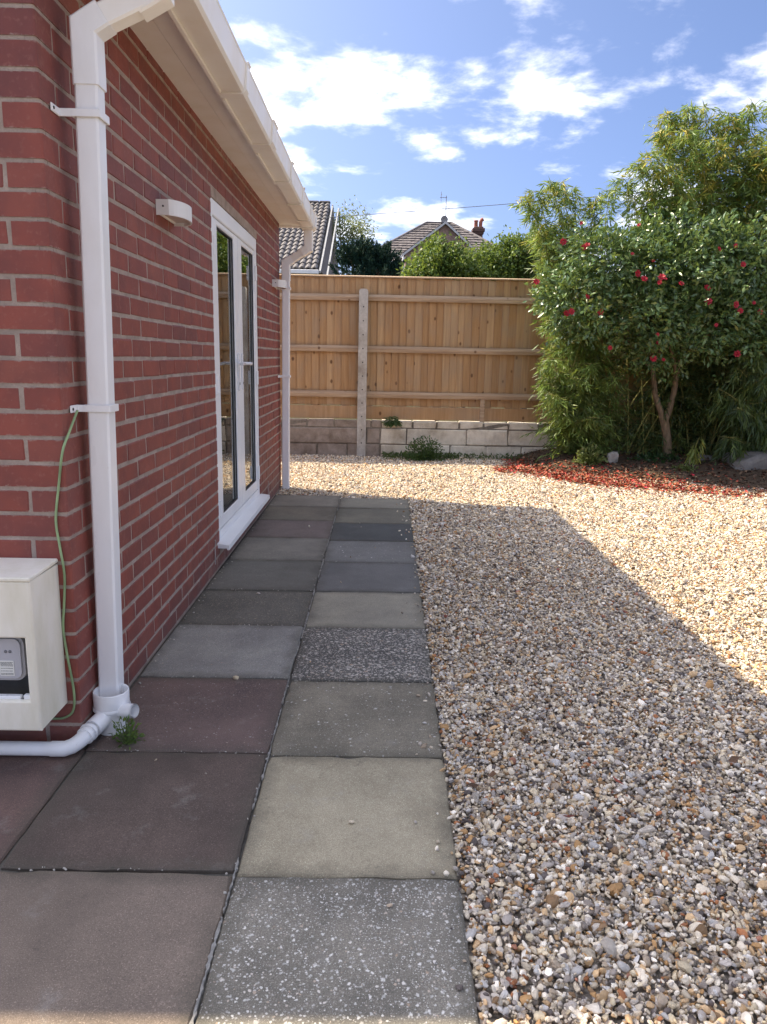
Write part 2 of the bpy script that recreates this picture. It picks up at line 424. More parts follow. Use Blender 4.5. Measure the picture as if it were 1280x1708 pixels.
def mat_glass():
    m, n, l, b = new_mat('door_glass', 0.0, .5)
    n.remove(b); g = n.new('ShaderNodeBsdfGlossy'); g.inputs['Roughness'].default_value = .004; g.inputs['Color'].default_value = (.94, .96, .95, 1)
    t = n.new('ShaderNodeBsdfTransparent'); t.inputs['Color'].default_value = (.86, .90, .88, 1)
    f = n.new('ShaderNodeFresnel'); f.inputs['IOR'].default_value = 5.0
    x = n.new('ShaderNodeMixShader'); l.new(f.outputs[0], x.inputs[0]); l.new(t.outputs[0], x.inputs[1]); l.new(g.outputs[0], x.inputs[2])
    l.new(x.outputs[0], n['Material Output'].inputs[0])
    return m

BRICK = mat_brick(); MORTAR = mat_mortar()
PVC = mat_plastic('white_pvc', (.87, .87, .88), (.70, .685, .65), .3, .55)
PVC_OLD = mat_plastic('cream_pvc', (.88, .85, .80), (.79, .72, .61), .36, .65, 5, (.50, .40, .24))
FRAME = mat_plain('door_pvc', (.86, .865, .87), .35, .45, .03, 4)
METER_CASE = mat_plastic('weathered_grp', (.87, .82, .71), (.66, .61, .44), .55, 1.0, 7, (.20, .21, .13))
LAMP_MAT = mat_plastic('lamp_ceramic', (.80, .79, .77), (.66, .62, .55), .45, .5)
WOOD = mat_wood(); RAIL = mat_rail()
SOIL = mat_soil(); GLASS = mat_glass()
GASKET = mat_plain('gasket', (.03, .03, .035), .5)
METAL = mat_plain('handle_metal', (.75, .75, .77), .25, .5, .05, 30)
DARK = mat_plain('dark_plastic', (.03, .03, .032), .5)
FELT = mat_plain('roof_felt', (.07, .07, .075), .9)
PLASTER = mat_plain('plaster', (.55, .53, .50), .9)
CAMELLIA_LEAF = mat_leaf('camellia_leaf', .27, .20, .6)
BAMBOO_LEAF = mat_leaf('bamboo_leaf', .42, .38)
TREE_LEAF = mat_leaf('tree_leaf', .5, .35)
CONIFER_LEAF = mat_leaf('conifer_spray', .7, .02, .2)
WEED_LEAF = mat_leaf('weed_leaf', .5, .35)

# ================================================================= THE SETTING
def sheet(name, poly, z, mat, parent=None, kind='structure'):
    me = bpy.data.meshes.new(name)
    me.from_pydata([(x, y, z) for x, y in poly], [], [tuple(range(len(poly)))])
    return link(name, me, parent, None, mat, kind=kind)
sheet('ground', [(-900, -900), (900, -900), (900, 900), (-900, 900)], -0.06, mat_soil('earth', (.05, .05, .025), (.09, .085, .045)))
GRAV_SHEET = mat_gravel_sheet()
sheet('gravel_yard', [(-6, -11), (12, -11), (12, 9.45), (-6, 9.45)], -0.026, GRAV_SHEET)

# ---- paved path: bedding plus one object per slab
WX = -0.9165            # face of the side wall
YF, YB = 2.183, 7.05    # front and back corner of the extension
def XR(y): return .196 + .0115*y
path = sheet('path', [(-2.7, 0.2), (XR(.2)-.01, .2), (XR(6.5)-.01, 6.5), (-.33, 6.6), (WX, 6.72), (WX, YF), (-2.7, YF)], -0.010, mat_soil('joint_grit', (.06, .056, .048), (.17, .16, .14)))
S = {
 'R0': mat_slab('slab_speckled_grey', (0.309, 0.279, 0.224), (0.148, 0.137, 0.114), .85, .34, 80),
 'R1': mat_slab('slab_buff', (0.519, 0.446, 0.311), (0.309, 0.261, 0.180), .85, 0, mot=.35),
 'R2': mat_slab('slab_olive', (0.354, 0.314, 0.233), (0.184, 0.164, 0.126), .82, .05, 70),
 'R3': mat_slab('slab_pebble', (.17, .16, .14), (.10, .097, .09), .85, .80, 52, (.66, .61, .53)),
 'R4': mat_slab('slab_sage', (0.405, 0.372, 0.286), (0.253, 0.237, 0.195), .8),
 'R5': mat_slab('slab_blue_grey', (.215, .212, .20), (.155, .152, .145), .75),
 'R6': mat_slab('slab_pale_slate', (.26, .255, .24), (.18, .177, .165), .75, .02),
 'R7': mat_slab('slab_dark_slate', (0.114, 0.119, 0.114), (0.071, 0.076, 0.074), .7),
 'R8': mat_slab('slab_moss_grey', (0.253, 0.237, 0.181), (0.156, 0.148, 0.119), .8),
 'R9': mat_slab('slab_grey', (0.303, 0.284, 0.224), (0.191, 0.180, 0.150), .8),
 'L0': mat_slab('slab_brown', (.27, .213, .168), (.175, .14, .112), .85),
 'L1': mat_slab('slab_purple_brown', (0.167, 0.123, 0.101), (0.093, 0.073, 0.061), .85),
 'L2': mat_slab('slab_mauve', (.225, .158, .138), (.135, .102, .092), .82, .05, 90, (.40, .36, .33)),
 'L3': mat_slab('slab_silver', (0.405, 0.391, 0.345), (0.235, 0.229, 0.216), .8, .14, 110, (.42, .42, .40)),
 'L4': mat_slab('slab_speckled_green', (.20, .19, .165), (.13, .122, .105), .85, .30, 90, (.32, .30, .22)),
 'L5': mat_slab('slab_green_grey', (.22, .212, .185), (.155, .148, .128), .82),
 'L6': mat_slab('slab_ash', (0.303, 0.277, 0.233), (0.184, 0.172, 0.150), .82),
 'L7': mat_slab('slab_dusky_mauve', (0.244, 0.194, 0.176), (0.156, 0.128, 0.115), .82),
 'L8': mat_slab('slab_moss', (0.263, 0.237, 0.181), (0.166, 0.148, 0.119), .82),
 'L9': mat_slab('slab_stone', (0.345, 0.314, 0.258), (0.209, 0.197, 0.164), .82),
 'K': mat_slab('slab_red', (.215, .135, .112), (.125, .09, .08), .85),
}
LBL = {'R0': 'grey slab with pale aggregate showing', 'R1': 'buff slab', 'R2': 'dark olive slab', 'R3': 'pebble-faced slab', 'R4': 'smooth sage grey slab', 'R5': 'blue-grey slab', 'R7': 'dark slate slab', 'L0': 'brown slab', 'L1': 'dark purple-brown slab', 'L2': 'mauve slab with white scuffs', 'L3': 'silver-grey slab', 'L4': 'speckled greenish slab', 'L7': 'dusky mauve slab', 'K': 'dull red slab'}
def slab(key, x0, x1, y0, y1, xa=None, xb=None):
    g = .0032; b = MB(); c = .005
    x0b = x0 if xa is None else xa; x1b = x1 if xb is None else xb
    tilt = (random.uniform(-.005, .005), random.uniform(-.005, .005)); cx_, cy_ = (x0+x1)/2, (y0+y1)/2; dz = random.uniform(-.0035, .001)
    ring = []; m_ = 11
    cor = [(x0+g, y0+g), (x1-g, y0+g), (x1b-g, y1-g), (x0b+g, y1-g)]
    for q in range(4):
        a, e = cor[q], cor[(q+1) % 4]; nx, ny = -(e[1]-a[1]), e[0]-a[0]; ll = math.hypot(nx, ny); nx, ny = nx/ll, ny/ll
        for i in range(m_):
            t = i/m_; dv = random.gauss(0, .0011)+(.004 if i == 0 else 0); chip = abs(random.gauss(0, .0022))+(random.uniform(.006, .016) if random.random() < .05 else 0)+.0035
            if i == 0: chip = random.uniform(.005, .014)
            mx, my = (nx, ny) if i else ((cx_-a[0])/.4, (cy_-a[1])/.4)
            px_, py_ = a[0]+(e[0]-a[0])*t+mx*max(-.001, dv), a[1]+(e[1]-a[1])*t+my*max(-.001, dv)
            ring.append(((px_, py_), (px_+mx*chip, py_+my*chip), chip))
    zf = lambda x, y: dz+(x-cx_)*tilt[0]+(y-cy_)*tilt[1]
    k = len(ring)
    V_ = [(a[0], a[1], zf(*a)-min(.008, .75*ch)) for a, i_, ch in ring]+[(i_[0], i_[1], zf(*i_)) for a, i_, ch in ring]+[(a[0], a[1], -.045) for a, i_, ch in ring]
    b.add(V_, [(i, (i+1) % k, k+(i+1) % k, k+i) for i in range(k)]+[(2*k+i, 2*k+(i+1) % k, (i+1) % k, i) for i in range(k)]+[tuple(range(k, 2*k))])
    b.build('paving_slab', S[key], path, label=LBL.get(key), loc=(cx_, cy_, 0))
YR = [.48, 1.035, 1.59, 2.145, 2.70, 3.283, 3.823, 4.392, 4.95, 5.50, 6.07, 6.50]
YL = [.48, 1.04, 1.60, 2.155, 2.715, 3.288, 3.824, 4.42, 5.0, 5.57, 6.10, 6.62]
XC = -.327
for i in range(len(YR)-1):
    k = 'R5' if i == 0 else 'R%d' % (i-1)
    slab(k, XC, XR(YR[i]), YR[i], YR[i+1], XC, XR(YR[i+1]))
for i in range(len(YL)-1):
    k = 'L6' if i == 0 else 'L%d' % (i-1)
    slab(k, -.90 if YL[i] < 2.15 else WX+.006, XC, YL[i], YL[i+1])
slab('L8', -1.46, -.90, .48, 1.04); slab('L6', -1.46, -.90, 1.04, 1.60); slab('K', -1.46, -.90, 1.60, 2.18)
slab('L0', -2.02, -1.46, 1.04, 1.60); slab('L1', -2.02, -1.46, 1.60, 2.18); slab('R4', -2.02, -1.46, .48, 1.04)

# mortar crumbs and pale grit along the joints
def scatter_boxes(name, pts, mat, parent, kind='stuff'):
    b = MB()
    for (x, y, z, s) in pts:
        a = random.uniform(0, 3.14); R = Matrix.Translation((x, y, z)) @ Euler((random.uniform(-.4, .4), random.uniform(-.4, .4), a)).to_matrix().to_4x4()
        b.box(-s, s, -s*random.uniform(.4, 1), s*random.uniform(.4, 1), -s*.5, s*.5, s*.3, rot=R)
    return b.build(name, mat, parent, kind=kind)
GRIT = mat_plain('pale_grit', (.42, .39, .34), .9, .2, .35, 60)
pts = []
for i in range(50):
    y = random.uniform(1.1, 5.6); pts.append((XC+random.gauss(.0, .010), y, .0, random.uniform(.0012, .004)))
for y in YL[2:7]:
    for i in range(14): pts.append((random.uniform(-.85, XC), y+random.gauss(0, .006), .0, random.uniform(.001, .0035)))
for i in range(60): pts.append((WX+.02+abs(random.gauss(0, .02)), random.uniform(2.5, 6.4), 0.001, random.uniform(.0015, .005)))
scatter_boxes('joint_crumbs', pts, GRIT, path)
sm = MB(); y = 1.05
while y < 6.4:
    ln = random.uniform(.10, .45); k = max(4, int(ln/.008)); a = []; off = random.uniform(-.003, .002); w0 = random.uniform(.0013, .003)
    for i in range(k+1):
        w = max(.0006, w0+random.gauss(0, .0011))*(1 if 1 < i < k-1 else .5); e = random.gauss(0, .0008)
        a.append((y+ln*i/k, XC+off+e-w, XC+off+e+w))
    zt = .0004
    sm.add([(x0, yy, zt+random.uniform(-.001, .0006)) for yy, x0, x1 in a]+[(x1, yy, zt-.001) for yy, x0, x1 in a]+[(x0, yy, -.009) for yy, x0, x1 in a]+[(x1, yy, -.009) for yy, x0, x1 in a],
           [(i, k+1+i, k+2+i, i+1) for i in range(k)]+[(i, i+1, 2*k+3+i, 2*k+2+i) for i in range(k)]+[(k+1+i, 3*k+3+i, 3*k+4+i, k+2+i) for i in range(k)])
    y += ln+random.choice((.01, .03, .08, .2))
sm.build('joint_mortar', mat_concrete('pale_joint', (.22, .21, .19), (.36, .345, .315), 60), path, kind='stuff')

# ---- gravel: pebbles as real stones (geometry nodes on one object)
def gravel_points():
    P = []
    def zone(x0, x1, y0, y1, dens, test, layer):
        n = int((x1-x0)*(y1-y0)*dens); x = RNG.uniform(x0, x1, n); y = RNG.uniform(y0, y1, n)
        k = test(x, y); P.append(np.stack([x[k], y[k], np.full(k.sum(), layer)], 1))
    right = lambda x, y: (x > .196+.0115*y+.002+RNG.uniform(-.004, .004, len(x))) & (x < .62*y+1.0)
    beyond = lambda x, y: (y > np.where(x < -.33, 6.63, 6.51)) & (x < .196+.0115*y+.012) & ~((x < WX+.01) & (y < YB+.02))
    for lay in (0.0, 1.0):
        zone(.2, 2.6, .6, 3.0, 8600 if lay == 0 else 8200, right, lay)
        zone(.2, 4.2, 3.0, 5.5, 6200 if lay == 0 else 5600, right, lay)
        zone(.2, 6.5, 5.5, 9.42, 4400 if lay == 0 else 3900, right, lay)
        zone(-2.4, .32, 6.5, 9.42, 4400 if lay == 0 else 3900, beyond, lay)
    ys = RNG.uniform(1.1, 6.4, 90); P.append(np.stack([.196+.0115*ys-np.abs(RNG.normal(.0, .045, 90)), ys, np.full(90, 2.0)], 1))
    ys = RNG.uniform(1.2, 6.0, 14); P.append(np.stack([RNG.uniform(-.7, .15, 14), ys, np.full(14, 2.0)], 1))
    return np.concatenate(P)
GP = gravel_points(); ng = len(GP)
sz = np.clip(RNG.lognormal(math.log(.0049), .38, ng), .0028, .017)*np.where(GP[:, 1] > 5, 1.15, 1.0)
GP3 = np.stack([GP[:, 0], GP[:, 1], np.where(GP[:, 2] > 1.5, .003, np.where(GP[:, 2] > .5, -.005, -.014)) + np.where(GP[:, 2] > 1.5, 0, 1)*(RNG.normal(0, .0030, ng) + .006*np.sin(GP[:, 0]*3.1+1.7*np.sin(GP[:, 1]*1.9))*np.sin(GP[:, 1]*2.3))], 1)
PAL = np.array([(.50, .46, .40), (.42, .38, .32), (.36, .34, .32), (.56, .53, .48), (.30, .26, .22), (.44, .33, .22), (.36, .24, .14), (.24, .22, .21), (.13, .12, .12), (.47, .42, .33), (.33, .31, .30), (.63, .61, .57), (.29, .155, .10), (.40, .40, .41), (.21, .155, .11), (.29, .17, .135)])
PW = np.array([10, 12, 10, 11, 9, 8, 4.5, 8, 8, 10, 10, 7, 2.2, 9, 4.5, .5]); PW = PW/PW.sum()
gc = PAL[RNG.choice(len(PAL), ng, p=PW)]; gc = np.clip(.39+(gc-.37)*1.25, .05, .75)*RNG.uniform(.85, 1.40, (ng, 1))*np.array([[1.31, 1.23, 1.09]])
gm = bpy.data.meshes.new('gravel'); gm.vertices.add(ng); gm.vertices.foreach_set('co', GP3.astype(np.float32).ravel())
def vattr(me, name, typ, key, arr):
    a = me.attributes.new(name, typ, 'POINT'); a.data.foreach_set(key, np.asarray(arr).ravel())
vattr(gm, 'stone_scale', 'FLOAT_VECTOR', 'vector', (sz[:, None]*np.stack([RNG.uniform(.8, 1.5, ng), RNG.uniform(.65, 1.05, ng), RNG.uniform(.45, .8, ng)], 1)).astype(np.float32))
vattr(gm, 'stone_rot', 'FLOAT_VECTOR', 'vector', np.stack([RNG.normal(0, .5, ng), RNG.normal(0, .5, ng), RNG.uniform(0, 6.28, ng)], 1).astype(np.float32))
vattr(gm, 'stone_kind', 'INT', 'value', RNG.integers(0, 8, ng).astype(np.int32))
vattr(gm, 'stone_col', 'FLOAT_COLOR', 'color', np.concatenate([gc, np.ones((ng, 1))], 1).astype(np.float32))
gravel = link('gravel', gm, kind='stuff'); gravel['label'] = 'loose mixed flint gravel beside the paved path'
STONE = mat_vcol('flint', .55, 'stone_col', 'INSTANCER', .4)
ng_t = bpy.data.node_groups.new('pebbles', 'GeometryNodeTree')
ng_t.interface.new_socket('Geometry', in_out='INPUT', socket_type='NodeSocketGeometry')
ng_t.interface.new_socket('Geometry', in_out='OUTPUT', socket_type='NodeSocketGeometry')
gn, gl = ng_t.nodes, ng_t.links
gi = gn.new('NodeGroupInput'); go = gn.new('NodeGroupOutput')
m2p = gn.new('GeometryNodeMeshToPoints'); gl.new(gi.outputs[0], m2p.inputs[0])
join = gn.new('GeometryNodeGeometryToInstance')
for k in range(8):
    ico = gn.new('GeometryNodeMeshIcoSphere'); ico.inputs['Subdivisions'].default_value = 2; ico.inputs['Radius'].default_value = 1.0
    sp = gn.new('GeometryNodeSetPosition'); gl.new(ico.outputs[0], sp.inputs[0])
    nt = gn.new('ShaderNodeTexVoronoi' if k % 2 else 'ShaderNodeTexNoise'); nt.inputs['Scale'].default_value = .75
    ps = gn.new('GeometryNodeInputPosition'); va = gn.new('ShaderNodeVectorMath'); va.operation = 'ADD'
    gl.new(ps.outputs[0], va.inputs[0]); va.inputs[1].default_value = (k*7.3, k*3.1, k*1.7); gl.new(va.outputs[0], nt.inputs['Vector'])
    sb = gn.new('ShaderNodeVectorMath'); sb.operation = 'SUBTRACT'; gl.new(nt.outputs['Color'], sb.inputs[0]); sb.inputs[1].default_value = (.5, .5, .5)
    sc = gn.new('ShaderNodeVectorMath'); sc.operation = 'SCALE'; gl.new(sb.outputs[0], sc.inputs[0]); sc.inputs['Scale'].default_value = .8 if k % 2 else 1.5
    gl.new(sc.outputs[0], sp.inputs['Offset'])
    sm = gn.new('GeometryNodeSetMaterial'); sm.inputs['Material'].default_value = STONE; gl.new(sp.outputs[0], sm.inputs[0])
    ss = gn.new('GeometryNodeSetShadeSmooth'); ss.inputs['Shade Smooth'].default_value = (k == 0); gl.new(sm.outputs[0], ss.inputs[0])
    gl.new(ss.outputs[0], join.inputs[0])
iop = gn.new('GeometryNodeInstanceOnPoints'); gl.new(m2p.outputs[0], iop.inputs['Points']); gl.new(join.outputs[0], iop.inputs['Instance'])
iop.inputs['Pick Instance'].default_value = True
def na(name, typ):
    x = gn.new('GeometryNodeInputNamedAttribute'); x.data_type = typ; x.inputs[0].default_value = name
    return [o for o in x.outputs if o.enabled][0]
gl.new(na('stone_kind', 'INT'), iop.inputs['Instance Index']); gl.new(na('stone_rot', 'FLOAT_VECTOR'), iop.inputs['Rotation']); gl.new(na('stone_scale', 'FLOAT_VECTOR'), iop.inputs['Scale'])
gl.new(iop.outputs[0], go.inputs[0])
md = gravel.modifiers.new('pebbles', 'NODES'); md.node_group = ng_t
gm.materials.append(STONE)

# ================================================================= BRICK EXTENSION
house = thing('brick_extension', 'single-storey red brick extension with white french door and flat roof', 'house extension', (WX, YF, 0))
DY0, DY1, DZ0, DZ1 = 4.262, 5.803, .150, 2.045      # door opening
MZ = 1.196
core = MB()
RX = .0025   # mortar lies this far behind the brick faces
def corebox(x0, x1, y0, y1, z0, z1): core.box(x0, x1, y0, y1, z0, z1)
cx1 = WX-RX; cx0 = WX-.28
corebox(cx0, cx1, YF+.28, DY0-.002, -.05, 2.372); corebox(WX-.2, cx1, YF+.03, YF+.2795, -.05, 2.371); corebox(cx0, cx1, DY1+.002, YB-.28, -.05, 2.372)
corebox(cx0, cx1, DY0-.002, DY1+.002, DZ1+.002, 2.372); corebox(cx0, cx1, DY0-.002, DY1+.002, -.05, DZ0-.03)
corebox(-5.2, WX-.03, YF+RX, YF+.0295, -.05, 2.371); corebox(-5.2, WX-.201, YF+.03, YF+.28, -.05, 2.372)
core.prism([(WX-.0295, YF+.003), (WX-.012, YF+.003), (WX-.007, YF+.0045), (WX-.0045, YF+.007), (WX-.003, YF+.012), (WX-.003, YF+.0295), (WX-.0295, YF+.0295)], -.05, 2.371, 'Z'); corebox(-5.2, cx1, YB-.28, YB-RX, -.05, 2.372)
core.build('wall', MORTAR, house)
room = MB()
room.box(-5.2, -5.0, YF+.28, YB-.28, -.05, 2.372); room.box(-5.0, cx0, YF+.28, YB-.28, -.05, .06); room.box(-5.0, cx0, YF+.281, YB-.281, 2.32, 2.37)
room.build('room_lining', PLASTER, house)

def brick_mesh(L, Hh, D, seed):
    r = random.Random(seed); c = .004
    vs, fs = chamfer_box(-L/2, L/2, -D/2, D/2, -Hh/2, Hh/2, c)
    vs = [(x+r.uniform(-.0018, .0018), y+r.uniform(-.0008, .0008), z+r.uniform(-.0019, .0019)) for x, y, z in vs]
    return vs, fs
ROWS = [(k, MZ+.075*k) for k in range(-16, 16)]
bricks = []   # (axis, centre along, z centre, length, face plane) axis 'Y' = side wall, 'X' = front or back wall
J = .012
def put_side(y0, y1, z):
    """clip a brick against the door opening"""
    zc = z+.0375
    segs = [(y0, y1)]
    zlo, zhi = zc-.0325, zc+.0325
    if zhi > DZ0-.03 and zlo < DZ1:
        out = []
        for a, b_ in segs:
            if b_ <= DY0 or a >= DY1: out.append((a, b_))
            else:
                if a < DY0-.02: out.append((a, DY0-.001))
                if b_ > DY1+.02: out.append((DY1+.001, b_))
        segs = out
    for a, b_ in segs:
        if b_-a > .02: bricks.append(('Y', (a+b_)/2, zc, b_-a))
for k, z in ROWS:
    even = (k % 2 == 0)
    # corner brick: even rows lay a stretcher along the side wall, odd rows show its header there
    first = YF+.213 if even else YF+.1015
    put_side(YF, first, z)
    y = first+J
    while y < YB-.02:
        y1 = min(y+.2155, YB); put_side(y, y1, z); y = y1+.0095
    x = WX-(.1015 if even else .213)
    bricks.append(('X', (WX+x)/2, z+.0375, WX-x))
    x -= J
    while x > -3.4:
        bricks.append(('X', x-.1065, z+.0375, .213)); x -= .225
    x = WX-(.215 if even else .1025); bricks.append(('B', (WX+x)/2, z+.0375, WX-x)); x -= J
    while x > -3.4:
        bricks.append(('B', x-.1075, z+.0375, .215)); x -= .225
protos = {}
def proto(L, D, var):
    key = (round(L, 3), D, var)
    if key not in protos:
        vs, fs = brick_mesh(L, .0632, D, hash(key) & 0xffff)
        me = bpy.data.meshes.new('brick'); me.from_pydata(vs, [], fs); me.update(); me.materials.append(BRICK); protos[key] = me
    return protos[key]
def brick_world(b):
    ax, u, z, L = b; D = .1025
    if ax == 'Y': return Vector((WX-D/2, u, z)), L, D
    if ax == 'X': return Vector((u, YF+D/2, z)), L, D
    return Vector((u, YB-D/2, z)), L, D
inv = M.inverted()
def score(b):
    if b[0] == 'B': return 1e9
    p, L, D = brick_world(b); q = inv @ p
    x, y = F_PX*q.x/-q.z, F_PX*q.y/-q.z
    vis = abs(x) < 690 and abs(y) < 900
    if b[0] == 'X' and b[1] < -1.75: vis = False
    return (-q.z) + (0 if vis else 1000)
# corner bricks are shared by both faces: drop the duplicate on the front wall
def corner_dup(b):
    if b[0] == 'X' and abs(b[1] - (WX-b[3]/2)) < 1e-6:
        k = round((b[2]-.0375-MZ)/.075); return True
    return False
side_first = {}
bl = []
for b in bricks:
    if b[0] == 'Y' and b[1]-b[3]/2 < YF+.001:
        k = round((b[2]-.0375-MZ)/.075)
        # one whole corner brick: length along Y b[3], along X the complementary size
        bl.append(('C', k, b[2], b[3])); continue
    if corner_dup(b): continue
    if b[0] == 'B' and abs(b[1]-(WX-b[3]/2)) < 1e-6: continue
    bl.append(b)
bl.sort(key=lambda b: -1 if b[0] == 'C' else score(b))
brickwork = MB(); count = 0
for b in bl:
    if b[0] == 'C':
        even = b[1] % 2 == 0
        LX, LY = (.1015, .213) if even else (.213, .1015)
        vs, fs = chamfer_box(-LX/2, LX/2, -LY/2, LY/2, -.0316, .0316, .003)
        key = ('C', even)
        if key not in protos:                      # rounded outer arris
            bmx = bmesh.new(); vv = [bmx.verts.new(p) for p in chamfer_box(-LX/2, LX/2, -LY/2, LY/2, -.0316, .0316, 0.0)[0]] if False else None
            n = 6; R = .007; poly = [(-LX/2, -LY/2+.0), (LX/2-R, -LY/2)] + [(LX/2-R+R*math.sin(a), -LY/2+R-R*math.cos(a)) for a in [math.pi/2*i/n for i in range(1, n+1)]] + [(LX/2, LY/2), (-LX/2, LY/2)]
            me = bpy.data.meshes.new('brick'); m_ = len(poly)
            V_ = [(x, y, -.0316) for x, y in poly] + [(x, y, .0316) for x, y in poly]
            F_ = [tuple(range(m_))[::-1], tuple(range(m_, 2*m_))] + [(i, (i+1) % m_, m_+(i+1) % m_, m_+i) for i in range(m_)]
            me.from_pydata(V_, [], F_); me.update(); me.materials.append(BRICK); protos[key] = me
        p = Vector((WX-LX/2, YF+LY/2, b[2]))
        link('brick', protos[key], house, p-origin(house)); count += 1; continue
    p, L, D = brick_world(b); jit = Vector((random.uniform(-.0012, .0012), random.uniform(-.0012, .0012), random.uniform(-.0012, .0012)))
    if count < 300 and score(b) < 500:
        o = link('brick', proto(L, D, random.randrange(5)), house, p+jit-origin(house)); count += 1
        if b[0] == 'Y': o.rotation_euler = (0, 0, math.pi/2)
        o.rotation_euler.y += 0
    else:
        vs, fs = chamfer_box(-L/2, L/2, -D/2, D/2, -.0316, .0316, .0035)
        brickwork.tint = random.random()
        if b[0] == 'Y': vs = [(y, x, z) for x, y, z in vs]
        brickwork.add([(x+p.x+jit.x, y+p.y+jit.y, z+p.z+jit.z) for x, y, z in vs], fs)
if brickwork.v: brickwork.build('brickwork', BRICK, house, kind='stuff')

# soffit, fascia, roof
s = MB(); s.box(WX-.02, -.815, 2.14, 7.09, 2.358, 2.372, .002); s.build('soffit_board', PVC_OLD, house)
s = MB(); s.box(-.812, -.722, 2.14, 7.09, 2.352, 2.372, .003); s.build('soffit_board', PVC_OLD, house)
s = MB(); s.prism([(-.722, 2.335), (-.716, 2.330), (-.705, 2.330), (-.700, 2.337), (-.700, 2.475), (-.722, 2.475)], 2.12, 7.10, 'Y'); s.build('fascia', PVC_OLD, house)
s = MB(); s.box(-5.3, -.722, 2.12, 2.142, 2.335, 2.475, .002); s.build('fascia', PVC_OLD, house)
s = MB(); s.box(-5.3, -.722, 7.092, 7.112, 2.335, 2.475, .002); s.build('fascia', PVC_OLD, house)
s = MB(); s.box(-5.3, -.690, 2.115, 7.115, 2.477, 2.50, .004); s.build('roof', FELT, house)

# french door
DX = -.928
door = MB()
fw_ = .062
for (a, b_, c, d) in ((DY0, DY0+fw_, DZ0, DZ1), (DY1-fw_, DY1, DZ0, DZ1), (DY0+fw_, DY1-fw_, DZ1-.085, DZ1), (DY0+fw_, DY1-fw_, DZ0, DZ0+.045)):
    door.box(DX-.065, DX+.004, a, b_, c, d, .004)
dframe = door.build('door_frame', FRAME, house)
sill = MB(); sill.prism([(DX+.004, .150), (-.852, .140), (-.850, .112), (-.862, .112), (-.865, .122), (DX-.03, .122), (DX-.03, .150)], DY0-.055, DY1+.03, 'Y'); sill.build('sill', FRAME, house)
GX = DX-.013
GZ0, GZ1 = .27, 1.925
leafs = ((DY0+fw_+.003, 5.078, 4.455, 4.955), (5.084, DY1-fw_-.003, 5.215, 5.705))
for i, (a, b_, g0, g1) in enumerate(leafs):
    lf = MB(); z0, z1 = DZ0+.049, DZ1-.089; X0, X1 = DX-.062, DX-.001
    lf.box(X0, X1, a, g0, z0, z1, .005); lf.box(X0, X1, g1, b_, z0, z1, .005)
    lf.box(X0, X1-.0015, g0, g1, z0, GZ0, .005); lf.box(X0, X1-.0015, g0, g1, GZ1, z1, .005)
    lo = lf.build('door', FRAME, house, loc=(DX, (a+b_)/2, .2))
    gs = MB()
    gs.box(GX-.004, GX+.004, g0-.004, g0+.006, GZ0, GZ1); gs.box(GX-.004, GX+.004, g1-.006, g1+.004, GZ0, GZ1)
    gs.box(GX-.004, GX+.004, g0+.006, g1-.006, GZ0-.004, GZ0+.006); gs.box(GX-.004, GX+.004, g0+.006, g1-.006, GZ1-.006, GZ1+.004)
    gs.build('gasket', GASKET, lo)
    pn = MB(); pn.box(GX-.013, GX-.008, g0-.006, g1+.006, GZ0-.006, GZ1+.006); pn.build('pane', GLASS, lo)
    pn = MB(); pn.box(GX-.034, GX-.029, g0-.006, g1+.006, GZ0-.006, GZ1+.006); pn.build('pane', GLASS, lo)
    hy = 5.150 if i == 1 else 5.015
    h = MB(); h.box(DX-.001, DX+.009, hy-.016, hy+.016, .985, 1.225, .004)
    dirn = 1 if i == 1 else -1
    h.tube([(DX+.004, hy, 1.16), (DX+.040, hy, 1.16), (DX+.046, hy+dirn*.012, 1.16), (DX+.046, hy+dirn*.115, 1.157)], .010, 10)
    h.build('handle', METAL, lo)
    k = MB(); k.lathe((DX+.009, hy, 1.03), [(0.0001, .002), (.009, .002), (.009, 0)], 12, 'X'); k.build('keyhole', GASKET, lo)
    for zh in (.33, 1.05, 1.80):
        hh = MB(); yy = a if i == 0 else b_; hh.tube([(DX+.007, yy, zh-.05), (DX+.007, yy, zh+.05)], .010, 10); hh.build('hinge', FRAME, lo)

# ---- gutter
gut = thing('gutter', 'cream square-section roof gutter along the eaves of the brick extension', 'gutter', (-.645, 2.13, 2.30))
GB, GT, GI, GO = 2.300, 2.412, -.697, -.590
prof = [(GI, GT), (GI, GB+.01), (GI+.01, GB), (GO-.012, GB), (GO-.002, GB+.012), (GO+.006, GT-.008), (GO+.010, GT), (GO+.002, GT), (GO-.004, GT-.010), (GO-.010, GB+.016), (GO-.018, GB+.006), (GI+.014, GB+.006), (GI+.005, GB+.014), (GI+.005, GT)]
g = MB(); g.prism(prof, 2.135, 7.03, 'Y'); g.build('channel', PVC_OLD, gut)
def collar(y0, y1, name, e=.005, bracket=False):
    g = MB(); p = [(GI-.002, GB-e), (GO-.012+e*.5, GB-e), (GO+e, GB+.012), (GO+.006+e, GT-.006), (GO+.012+e, GT+e*.6), (GO+.004, GT+e*.6), (GO+.004, GT+.0005), (GO+.0104, GT-.0005), (GO+.0064, GT-.0085), (GO-.0015, GB+.0115), (GO-.0118, GB-.0005), (GI-.002, GB-.0005)]
    g.prism(p, y0, y1, 'Y'); return g.build(name, PVC_OLD, gut)
for y in (3.49, 4.37, 5.13, 5.86, 6.52): collar(y-.03, y+.03, 'bracket', .008)
collar(4.24, 4.345, 'union', .007)
collar(2.40, 2.56, 'outlet', .009); collar(6.84, 7.0, 'outlet', .009)
